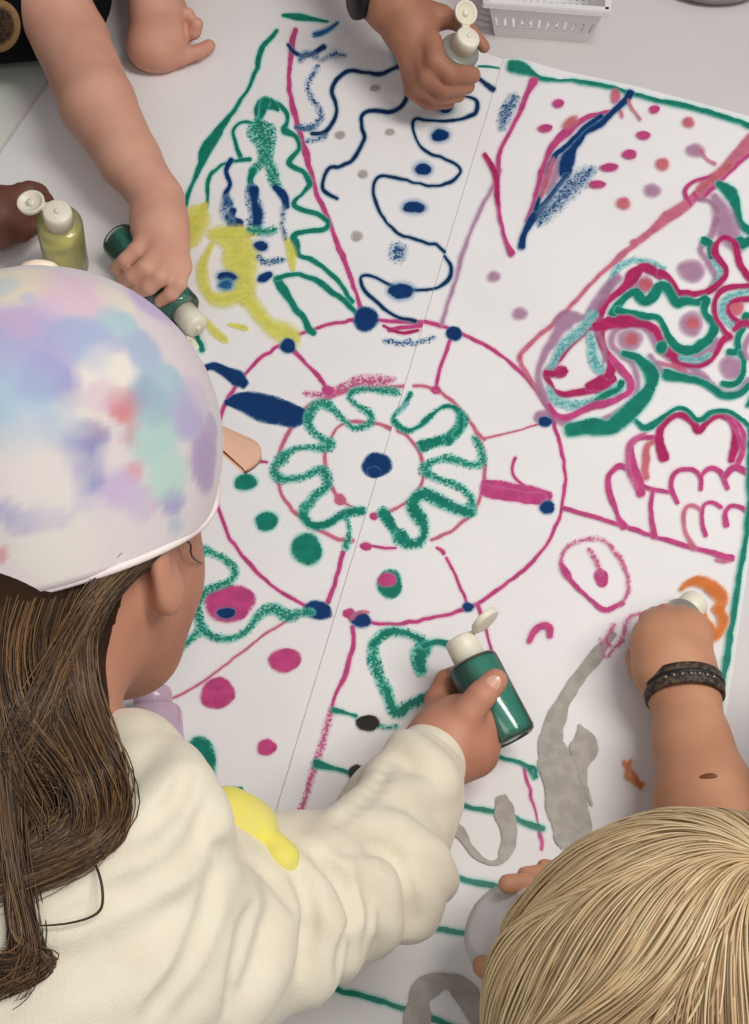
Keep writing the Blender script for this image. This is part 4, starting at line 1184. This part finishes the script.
# ======================================================== blond child, lower right
bc = np.array([.146, -.385, .938])
bu = np.array([-.28, .12, .95]); bf = np.array([-.86, -.42, -.30])
bF, bU, bR = basis(bf, bu)
bneck = bc + np.array([.115, .01, -.105])
bshR = np.array([.345, -.22, .885]); bshL = np.array([.31, -.47, .885]); bpel = np.array([.54, -.30, .72])
belR = P(742, 905, .075); bwr = P(684, 690, .040)
bh = [cone(bwr, P(675, 658, 0.045), .0215, .021, .012), cone(P(658, 670, 0.042), P(653, 643, 0.042), .0165, .0155, .014), cone(P(687, 663, 0.040), P(687, 638, 0.038), .0165, .0150, .014),
      cone(P(663, 633, 0.043), P(685, 630, 0.042), .0150, .0145, .012)]
bh += fingers([
    ([(655, 636, 0.042), (649, 620, 0.036), (655, 615, 0.022), (671, 624, 0.014)], [.0105, .0095, .0082, .0070]),
    ([(665, 630, 0.044), (665, 614, 0.036), (671, 613, 0.022), (683, 626, 0.014)], [.0105, .0095, .0082, .0070]),
    ([(677, 630, 0.043), (681, 615, 0.034), (687, 618, 0.020), (693, 630, 0.014)], [.0105, .0092, .0080, .0068]),
    ([(689, 638, 0.040), (698, 626, 0.030), (702, 632, 0.018), (703, 644, 0.013)], [.0098, .0085, .0074, .0062]),
    ([(651, 680, 0.030), (639, 670, 0.024), (635, 656, 0.020), (645, 644, 0.016)], [.0125, .0105, .0090, .0075]),
], 0.74)
belL = P(640, 1010, .06); bwl = P(575, 965, .055)
bhl = [cone(bwl, P(548, 945, .050), .019, .020, .014)]
bhl += fingers([
    ([(548, 925, .060), (545, 898, .075), (528, 884, .085), (508, 884, .092)], [.0105, .0092, .0082, .0072]),
    ([(555, 915, .055), (556, 890, .060), (540, 876, .070), (526, 876, .078)], [.0105, .0092, .0082, .0072]),
    ([(560, 915, .048), (568, 888, .045), (560, 872, .050), (545, 868, .055)], [.0100, .0090, .0080, .0070]),
    ([(565, 920, .040), (578, 900, .032), (574, 884, .034), (562, 876, .038)], [.0092, .0080, .0070, .0062]),
    ([(552, 965, .055), (525, 980, .066), (500, 980, .078), (483, 966, .088)], [.0125, .0105, .0090, .0078]),
], 0.8)
bb = head_prims(bc, bf, bu, .95, bneck, .040)
bb += limb((bneck, .045), ((bshR + bshL) / 2, .06)) + limb((bshR, .05), (bshL, .05)) + limb(((bshR + bshL) / 2, .085), (bpel, .09), k=.04)
bb += limb((bshR, .040), (belR, .037), (P(706, 800, .055), .0315), (P(692, 742, .046), .0245), (bwr, .0205)) + bh
bb += limb((bshL, .040), (belL, .030), (bwl, .019)) + bhl
bb += legs_prims(bpel, (-1, 0, 0))
boy = solid('person', bb, .0020, SK['blond'], clip=on_table)
tag(boy, 'blond child at lower right with a dark bracelet reaching to the orange paint', 'person')
eyes(bc, bf, bu, .95, boy)
solid('shirt', limb((bshR, .062), (bshL, .062), k=.04) + limb((bshR * .5 + bshL * .5, .10), (bpel, .108), k=.03) + limb((bshR, .056), (bshR * .55 + belR * .45, .050)) + limb((bshL, .056), (bshL * .55 + belL * .45, .048)), .005, fabric('blue jersey', (70, 96, 130)), boy, clip=on_table)
solid('trousers', legs_prims(bpel, (-1, 0, 0), foot=False, grow=.012) + [cone(bpel + [0, .06, 0], bpel - [0, .06, 0], .10, .10, .04)], .006, fabric('grey shorts', (90, 92, 98)), boy)
# mole
tm = trace(bb, 708, 777)
nl = unit(CAM - tm)
mo = nail(boy, tm + nl * .0002, nl, P(715, 776, .06) - P(700, 778, .06), .0022, .0055, simple('brown mole', (120, 66, 42), .6)); mo.name = 'birthmark'; mo['label'] = 'small dark brown birthmark'
# bracelet
wc = P(683, 684, .043); wax = unit(P(690, 735, .05) - P(680, 668, .045))
e1 = unit(np.cross(wax, [0, 0, 1.0])); e2 = np.cross(e1, wax)
if e2[2] < 0: e2 = -e2
def band(par, wc, wax, e1, e2, rx, rz, w, th, name, mat, tilt=0.0):
    V = []; F = []; n = 72
    prof = [(-w, 0), (-w * .9, th), (-w * .3, th * 1.15), (w * .3, th * 1.15), (w * .9, th), (w, 0), (w * .9, -th * .3), (-w * .9, -th * .3)]
    for i in range(n):
        a = 2 * math.pi * i / n
        for (s_, h) in prof:
            V.append(wc + wax * (s_ + tilt * math.cos(a)) + e1 * math.cos(a) * (rx + h) + e2 * math.sin(a) * (rz + h))
    m_ = len(prof)
    for i in range(n):
        for k in range(m_):
            F.append((i * m_ + k, i * m_ + (k + 1) % m_, ((i + 1) % n) * m_ + (k + 1) % m_, ((i + 1) % n) * m_ + k))
    return mesh_obj(name, V, F, mat, par)
mb, nt, b = nodes('woven black brown band')
n_ = noise(nt, 260, 3)
nt.links.new(mixcol(nt, sstep(nt, n_.outputs[0], .35, .75), lin((34, 30, 28)), lin((104, 84, 64))), b.inputs['Base Color'])
b.inputs['Roughness'].default_value = .6; bump(nt, b, n_.outputs[0], .8, .0012)
br = band(boy, wc + wax * .004, wax, e1, e2, .0240, .0235, .0078, .0022, 'bracelet', mb)
br.data.materials[0] = mb
M['blk'] = simple('black gloss plastic', (22, 22, 24), .25, coat=.6)
band(br, wc + wax * .0035, wax, e1, e2, .0250, .0245, .0013, .0019, 'bracelet_cord', simple('black cord', (20, 18, 18), .5))
tp = trace(bb, 672, 663)
pl = MB(); pn = unit(.75 * e2 - .35 * e1)
# beads on top
M['bead'] = simple('dull metal bead', (120, 112, 100), .35, metal=.8)
for k in range(7):
    a = math.radians(52 + 12 * k)
    c_ = wc + wax * .006 + e1 * math.cos(a) * .0264 + e2 * math.sin(a) * .0259
    pl.lathe([(-.0018, .0006), (-.001, .0017), (.001, .0017), (.0018, .0006)], c_, wax, 12)
pl.obj('beads', M['bead'], br)

# blond hair
scalp = [ell(bc - bF * .004 + bU * .004, (.092, .087, .080), np.array([bF, bU, bR]), .01), ell(bc - bF * .03 - bU * .03, (.066, .066, .076), np.array([bF, bU, bR]), .02)]
bcut = lambda X: np.minimum(((X - (bc + bF * .035 - bU * .005)) @ bF) * .75 - ((X - bc) @ bU) * .55 - .006, 1)
blondb = solid('hair', scalp, .003, simple('dark blond hair base', (184, 156, 114), .6, (160, 132, 94), 60, bumpd=.002, bscale=150), boy,
               clip=lambda X: np.maximum(((X - bc) @ bF) * .8 - ((X - bc) @ bU) * .6 - .052, -((X - bc) @ bU) - .075))
wh = unit(trace(scalp, 768, 868) - bc)               # the crown whorl
w1 = unit(np.cross(wh, bR)); w2 = np.cross(wh, w1)
ra = np.array([.092, .087, .080])
def on_scalp(d, off):
    q = np.array([bF, bU, bR]) @ d
    s = 1 / math.sqrt(((q / (ra + off)) ** 2).sum())
    return bc - bF * .004 + bU * .004 + d * s
BL = [(214, 190, 148), (208, 184, 142), (202, 176, 134), (196, 168, 126), (218, 196, 156), (186, 158, 118), (176, 148, 108)]
ls = []
clump = [(RNG.uniform(0, 2 * math.pi), RNG.uniform(0, 2 * math.pi), RNG.integers(len(BL)), RNG.uniform(.6, 1.3)) for _ in range(170)]
def flow(ph0, th0, th1, off, col, r, lift, n=20):
    P_ = []
    for i in range(n):
        s_ = i / (n - 1); th = th0 + (th1 - th0) * s_
        ph = ph0 + .60 * (1 - math.exp(-th * 1.6)) + .10 * math.sin(4.2 * th + 5 * math.sin(ph0 * 2.3))
        d = wh * math.cos(th) + (w1 * math.cos(ph) + w2 * math.sin(ph)) * math.sin(th)
        # hair is brushed down by its weight
        d = unit(d + np.array([0, 0, -.10 * th * s_]))
        P_.append(on_scalp(d, off + lift * math.sin(math.pi * s_) * .006))
    return (np.array(P_), r * np.sin(np.linspace(.7, math.pi - .15, n)) ** .6, col)
for ci, (cph, cth, ccol, csz) in enumerate(clump):
    for start in (0.05, .35, .75, 1.15):
        nn = 26
        shift = RNG.uniform(-.15, .15)
        base_off = RNG.uniform(-.0005, .0030)
        tone = math.sin(3.1 * cph + 2.3 * start + 1.1 * math.sin(2 * cph)) * .5 + .5
        cc_ = BL[int(np.clip(tone * 5 + RNG.integers(0, 3), 0, 6))] if start > .2 else BL[3 + ccol % 4]
        for _ in range(nn):
            th0 = max(.02, start + RNG.normal(0, .12)); ln = RNG.uniform(.7, 1.25)
            jj = RNG.normal(0, 5); colr = tuple(int(np.clip(v + jj, 0, 255)) for v in cc_)
            ls.append(flow(cph + shift + RNG.normal(0, .028 * csz) / max(.3, math.sin(min(th0 + .3, 1.5))), th0, min(th0 + ln, 2.05), base_off + RNG.uniform(0, .0022), colr, RNG.uniform(.0004, .0008), RNG.uniform(.1, .9)))
ls = [l for l in ls if not (((l[0][-1] - bc) @ bF) > .085 and ((l[0][-1] - bc) @ bU) < -.03)]
tubes('hair_strands', ls, attr_mat('blond hair', 'tint', .42, 0, 0, spec=.5), blondb, 4)

# ======================================================== child in black shirt, top left
af = unit(np.array([.12, -1, -.45])); au = np.array([0.05, -.4, .9])
ac = np.array([-.30, .70, 1.16]); aneck = np.array([-.31, .72, 1.04])
ash = np.array([-.42, .68, .99]); asl = np.array([-.19, .70, .99]); apel = np.array([-.33, .98, .70])
ael = P(72, 42, .062); awr = P(158, 200, .046)
ah = [cone(awr, P(160, 230, .048), .0195, .0185, .010), cone(P(150, 220, .046), P(148, 242, .047), .0160, .0095, .012), cone(P(170, 222, .044), P(180, 266, .042), .0150, .0088, .012),
      cone(P(157, 228, .048), P(158, 254, .048), .0160, .0098, .010), cone(P(164, 228, .047), P(169, 261, .046), .0155, .0095, .010)]
ah += fingers([
    ([(148, 242, .048), (137, 251, .052), (126, 261, .048), (117, 268, .038)], [.0130, .0112, .0100, .0088]),
    ([(158, 255, .050), (145, 268, .053), (133, 276, .046), (122, 281, .034)], [.0128, .0112, .0100, .0088]),
    ([(169, 262, .048), (160, 277, .050), (149, 287, .043), (136, 292, .032)], [.0125, .0110, .0098, .0086]),
    ([(181, 266, .042), (179, 283, .043), (171, 294, .037), (161, 301, .029)], [.0118, .0100, .0092, .0080]),
    ([(146, 228, .040), (134, 238, .026), (136, 254, .016), (150, 268, .012)], [.0125, .0110, .0098, .0085]),
], 0.68)
aeL = np.array([-.215, .66, .83]); awL = P(153, 44, .022)
ahl = [cone(awL, P(168, 44, .020), .019, .0175, .014), cone(P(150, 48, .018), P(162, 52, .016), .0175, .0165, .014)]
ahl += fingers([
    ([(164, 54, .015), (182, 57, .012), (198, 52, .012), (209, 46, .011)], [.0130, .0110, .0098, .0088]),
    ([(172, 44, .020), (184, 36, .020), (194, 32, .026), (197, 24, .034)], [.0110, .0100, .0092, .0085]),
    ([(170, 38, .024), (182, 26, .026), (190, 20, .032), (188, 14, .040)], [.0110, .0100, .0092, .0085]),
    ([(164, 32, .026), (174, 20, .028), (180, 12, .034), (181, 6, .042)], [.0105, .0095, .0088, .0080]),
    ([(158, 28, .026), (166, 14, .026), (171, 4, .030), (172, -4, .036)], [.0100, .0088, .0078, .0070]),
], 0.72)
ab = head_prims(ac, af, au, .95, aneck, .040)
ab += limb((aneck, .045), ((ash + asl) / 2, .06)) + limb((ash, .05), (asl, .05)) + limb(((ash + asl) / 2, .085), (np.array([-.34, .70, .87]), .075), (apel, .08), k=.04)
ab += limb((ash, .042), (ael, .033), (P(98, 105, .058), .0325), (P(130, 160, .05), .026), (awr, .0205)) + ah
ab += limb((asl, .042), (aeL, .033), (P(156, 10, .045), .0245), (awL, .0205)) + ahl
ab += legs_prims(np.array([-.34, 1.0, .66]), (0, -1, 0))
kid = solid('person', ab, .0020, SK['black_shirt'], clip=on_table)
tag(kid, 'child in black shirt at upper left with one hand on a teal bottle', 'person')
eyes(ac, af, au, .95, kid)
blackf = simple('black jersey', (17, 16, 19), .95, (12, 12, 15), 60, bumpd=.0004, bscale=900, spec=.1)
shp = [cone(np.array([-.50, .500, .823]), np.array([-.305, .515, .823]), .072, .064, .03), cone(np.array([-.48, .60, .87]), np.array([-.31, .62, .87]), .09, .09, .05)] + limb((ash, .066), (asl, .066), k=.04) + limb(((ash + asl) / 2, .10), (np.array([-.35, .68, .88]), .11), (apel, .105), k=.05)
shp += limb((ash, .06), (ash * .55 + ael * .45, .052)) + limb((asl, .06), (asl * .6 + aeL * .4, .050))
sh_ = solid('shirt', shp, .004, blackf, kid, clip=on_table)
solid('trousers', legs_prims(np.array([-.34, 1.0, .66]), (0, -1, 0), foot=False, grow=.012) + [cone(np.array([-.28, 1.0, .68]), np.array([-.40, 1.0, .68]), .095, .095, .04)], .006, fabric('dark trousers', (40, 42, 50)), kid)
# badge printed on the shirt
m = MB(); m.box(np.zeros(3), np.zeros(3), np.zeros(3), np.zeros(3))
V = []; F = []; C_ = []
NR, NA = 10, 48
for j in range(NR + 1):
    for i in range(NA):
        a = 2 * math.pi * i / NA; r = 23 * j / NR
        V.append((-2 + r * .98 * math.cos(a), 26 + r * 1.15 * math.sin(a)))
V = trace_many(shp, [v[0] for v in V], [v[1] for v in V])
print('BADGE', np.isnan(V[:, 0]).sum(), flush=True)
V = [v - unit(v - CAM) * .0008 if not np.isnan(v[0]) else np.array([-.4, .53, .86]) for v in V]
for j in range(NR):
    for i in range(NA):
        F.append((j * NA + i, j * NA + (i + 1) % NA, (j + 1) * NA + (i + 1) % NA, (j + 1) * NA + i))
mbg, nt, b = nodes('printed gold badge')
at = nt.nodes.new('ShaderNodeAttribute'); at.attribute_name = 'ring'
nz = noise(nt, 220, 3)
s1 = sstep(nt, mathn(nt, 'ADD', at.outputs['Fac'], mathn(nt, 'MULTIPLY', nz.outputs[0], .25)), .75, .95)
nt.links.new(mixcol(nt, s1, mixcol(nt, sstep(nt, nz.outputs[0], .45, .55), lin((74, 48, 26)), lin((34, 22, 20))), lin((150, 116, 72))), b.inputs['Base Color'])
b.inputs['Roughness'].default_value = .8
bo = mesh_obj('shirt_badge', V, F, mbg, sh_)
flt_attr(bo, 'ring', np.repeat(np.arange(NR + 1) / NR, NA)); bo['label'] = 'round gold and brown badge'
M['hair_dark'] = simple('dark hair', (46, 32, 24), .6, (36, 26, 20), 80, bumpd=.003, bscale=120)
def plain_hair(c, f, u, s, par, mat):
    F_, U_, R_ = basis(f, u)
    solid('hair', [ell(np.asarray(c) - F_ * .006 + U_ * .006, (.094 * s, .090 * s, .081 * s), np.array([F_, U_, R_])), ell(np.asarray(c) - F_ * .03 - U_ * .03, (.064 * s, .07 * s, .074 * s), np.array([F_, U_, R_]), .02)],
          .004, mat, par, clip=lambda X: ((X - c) @ F_) * .8 - ((X - c) @ U_) * .6 - .035)
plain_hair(ac, af, au, .95, kid, M['hair_dark'])

# ======================================================== person with the watch, top middle
wf = unit(np.array([.1, -1, -.4])); wu = np.array([0, -.3, .95])
wcn = np.array([.03, 1.02, 1.24]); wneck = np.array([.02, 1.04, 1.12]); wsh = np.array([-.10, 1.0, 1.05]); wsl = np.array([.16, 1.02, 1.05]); wpel = np.array([.03, 1.14, .72])
wel = np.array([-.09, .80, .86]); wwr = P(392, 5, .075)
whd = [cone(wwr, P(410, 24, .070), .0235, .0215, .012), cone(P(404, 32, .066), P(410, 62, .056), .0165, .0105, .012), cone(P(418, 18, .070), P(440, 17, .070), .0150, .0110, .012), cone(P(412, 30, .068), P(430, 45, .068), .0170, .0110, .012),
       cone(P(408, 32, .066), P(420, 56, .062), .0170, .0105, .010)]
whd += fingers([
    ([(430, 42, .072), (436, 62, .074), (450, 74, .068), (472, 75, .052)], [.0150, .0140, .0130, .0118]),
    ([(421, 54, .064), (428, 77, .062), (445, 88, .054), (467, 86, .040)], [.0145, .0135, .0125, .0112]),
    ([(413, 60, .056), (420, 86, .050), (436, 96, .042), (458, 95, .030)], [.0140, .0130, .0120, .0105]),
    ([(408, 64, .046), (413, 90, .038), (428, 102, .030), (448, 102, .020)], [.0130, .0120, .0110, .0098]),
    ([(428, 14, .072), (452, 20, .072), (470, 30, .056), (484, 47, .046)], [.0150, .0120, .0100, .0085]),
], 0.66)
wb = head_prims(wcn, wf, wu, 1.0, wneck, .045)
wb += limb((wneck, .048), ((wsh + wsl) / 2, .065)) + limb((wsh, .055), (wsl, .055)) + limb(((wsh + wsl) / 2, .09), (wpel, .095), k=.04)
wb += limb((wsh, .045), (wel, .036), (wwr, .0235)) + whd
wel2 = np.array([.26, .96, .86]); ww2 = np.array([.20, .84, .80])
wb += limb((wsl, .045), (wel2, .034), (ww2, .022), (ww2 + [-.03, -.05, -.01], .021))
for i in range(4):
    a = ww2 + np.array([-.060 + i * .015, -.085 + abs(i - 1.5) * .004, -.014]); wb += chain([a + [.006, .03, .004], a, a + [-.006, -.022, -.01]], [.009, .008, .0068], .003)
wb += chain([ww2 + [-.052, -.03, -.01], ww2 + [-.068, -.05, -.016], ww2 + [-.07, -.068, -.02]], [.010, .009, .0075], .006)
wb += legs_prims(wpel, (0, -1, 0))
wat = solid('person', wb, .0020, SK['watch'], clip=on_table)
tag(wat, 'person wearing a black watch at the top edge, hand around a clear bottle', 'person')
eyes(wcn, wf, wu, 1.0, wat)
solid('shirt', limb((wsh, .072), (wsl, .072), k=.04) + limb(((wsh + wsl) / 2, .105), (wpel, .11), k=.05) + limb((wsh, .062), (wsh * .5 + wel * .5, .052)) + limb((wsl, .062), (wsl * .5 + wel2 * .5, .052)), .006, fabric('grey shirt', (110, 112, 118)), wat)
solid('trousers', legs_prims(wpel, (0, -1, 0), foot=False, grow=.014) + [cone(wpel + [.06, 0, 0], wpel - [.06, 0, 0], .10, .10, .04)], .007, fabric('navy trousers', (40, 46, 62)), wat)
plain_hair(wcn, wf, wu, 1.0, wat, M['hair_dark'])
# watch
wx = unit(wel - wwr); wcx = wwr + wx * .012
f1 = unit(np.cross(wx, [0, 0, 1.0])); f2 = np.cross(f1, wx)
if f2[2] < 0: f2 = -f2
if f1[0] > 0: f1 = -f1
wt = band(wat, wcx, wx, f1, f2, .0255, .0255, .010, .0022, 'watch', simple('black rubber strap', (24, 23, 25), .65, spec=.2))
m = MB(); fc = wcx + f1 * .0262 + f2 * .004
m.lathe([(-.004, .017), (.002, .0185), (.006, .0185), (.0075, .0165)], fc, unit(f1 + f2 * .25), 36)
case = m.obj('watch_case', simple('black watch glass', (20, 19, 21), .45, spec=.3), wt)

# ======================================================== person with the dark hand, left edge
df = unit(np.array([1, -.2, -.4])); du = np.array([.3, 0, .95])
dc = np.array([-.83, .13, 1.20]); dneck = np.array([-.85, .14, 1.07]); dsr = np.array([-.84, .00, 1.0]); dsl = np.array([-.84, .26, 1.0]); dpel = np.array([-.90, .14, .68])
dwr = P(-32, 222, .036); dle = np.array([-.62, .235, .86])
dh = [cone(dwr, P(-2, 218, .036), .0215, .021, .012), cone(P(0, 205, .040), P(20, 199, .038), .0170, .0110, .012), cone(P(0, 226, .032), P(16, 220, .030), .0170, .0125, .012)]
dh += fingers([
    ([(20, 198, .042), (29, 190, .044), (40, 194, .034), (38, 206, .026)], [0.0114, 0.0106, 0.0095, .0095]),
    ([(22, 203, .040), (37, 193, .038), (46, 201, .030), (42, 213, .024)], [0.0114, 0.0106, 0.0092, .0092]),
    ([(18, 196, .038), (21, 191, .030), (28, 196, .022), (30, 206, .018)], [0.0114, 0.0101, 0.0088, .0090]),
    ([(22, 210, .036), (41, 204, .030), (46, 211, .022), (38, 219, .018)], [0.0110, 0.0101, 0.0088, .0088]),
    ([(6, 228, .030), (22, 232, .026), (33, 226, .024), (41, 220, .022)], [0.0132, 0.0119, 0.0106, 0.0088]),
], 0.72)
db = head_prims(dc, df, du, 1.0, dneck, .042)
db += limb((dneck, .045), ((dsr + dsl) / 2, .06)) + limb((dsr, .05), (dsl, .05)) + limb(((dsr + dsl) / 2, .085), (dpel, .09), k=.04)
db += limb((dsl, .042), (dle, .034), (dwr, .024)) + dh
de2 = np.array([-.74, -.06, .84]); dw2 = np.array([-.60, -.04, .785])
db += limb((dsr, .042), (de2, .034), (dw2, .022), (dw2 + [.05, .01, -.008], .021))
for i in range(4):
    a = dw2 + np.array([.085 - abs(i - 1.5) * .004, -.014 + i * .015, -.014]); db += chain([a - [.03, 0, -.004], a, a + [.024, 0, -.006]], [.009, .008, .0068], .003)
db += chain([dw2 + [.03, .03, -.01], dw2 + [.05, .046, -.016], dw2 + [.068, .05, -.018]], [.010, .009, .0075], .006)
db += legs_prims(dpel, (1, 0, 0))
dk = solid('person', db, .0020, SK['dark'], clip=on_table)
tag(dk, 'person at the left edge whose brown fist rests behind the yellow bottle', 'person')
eyes(dc, df, du, 1.0, dk)
solid('shirt', limb((dsr, .070), (dsl, .070), k=.04) + limb(((dsr + dsl) / 2, .105), (dpel, .11), k=.05) + limb((dsr, .06), (dsr * .5 + de2 * .5, .052)) + limb((dsl, .06), (dsl * .5 + dle * .5, .052)), .006, fabric('green shirt', (70, 100, 84)), dk)
solid('trousers', legs_prims(dpel, (1, 0, 0), foot=False, grow=.012) + [cone(dpel + [0, .06, 0], dpel - [0, .06, 0], .10, .10, .04)], .007, fabric('brown trousers', (84, 70, 58)), dk)
plain_hair(dc, df, du, 1.0, dk, simple('black hair', (22, 18, 16), .6, (16, 14, 12), 80, bumpd=.003, bscale=120))
# ---------------------------------------------------------------- light, world, camera
def area(name, loc, size, power, col=(255, 250, 244), target=(0, .1, .75)):
    l = bpy.data.lights.new(name, 'AREA'); l.shape = 'RECTANGLE'; l.size, l.size_y = size
    l.energy = power; l.color = lin(col)
    o = bpy.data.objects.new(name, l); o.location = loc
    d = Vector(target) - Vector(loc); o.rotation_euler = d.to_track_quat('-Z', 'Y').to_euler()
    COL.objects.link(o); return o
area('ceiling_light', (.85, -.15, 2.35), (.35, 1.2), 21, target=(.7, -.1, 0))
area('ceiling_light', (.2, -1.0, 2.35), (1.2, .35), 4, target=(.2, -.8, 0))
w = bpy.data.worlds.new('room light'); SC.world = w; w.use_nodes = True
w.node_tree.nodes['Background'].inputs[0].default_value = (*lin((226, 229, 236)), 1)
w.node_tree.nodes['Background'].inputs[1].default_value = .43
cd = bpy.data.cameras.new('camera'); co = bpy.data.objects.new('camera', cd); COL.objects.link(co)
co.location = tuple(CAM); co.rotation_euler = (math.radians(30), 0, 0)
cd.sensor_fit = 'VERTICAL'; cd.sensor_height = 24; cd.lens = FPX / 1024 * 24
cd.clip_start = .02
SC.camera = co
SC.view_settings.view_transform = 'Standard'; SC.view_settings.look = 'None'
SC.view_settings.gamma = 1; SC.view_settings.use_curve_mapping = False
SC.view_settings.exposure = 0.08
SC.cycles.transparent_max_bounces = 24
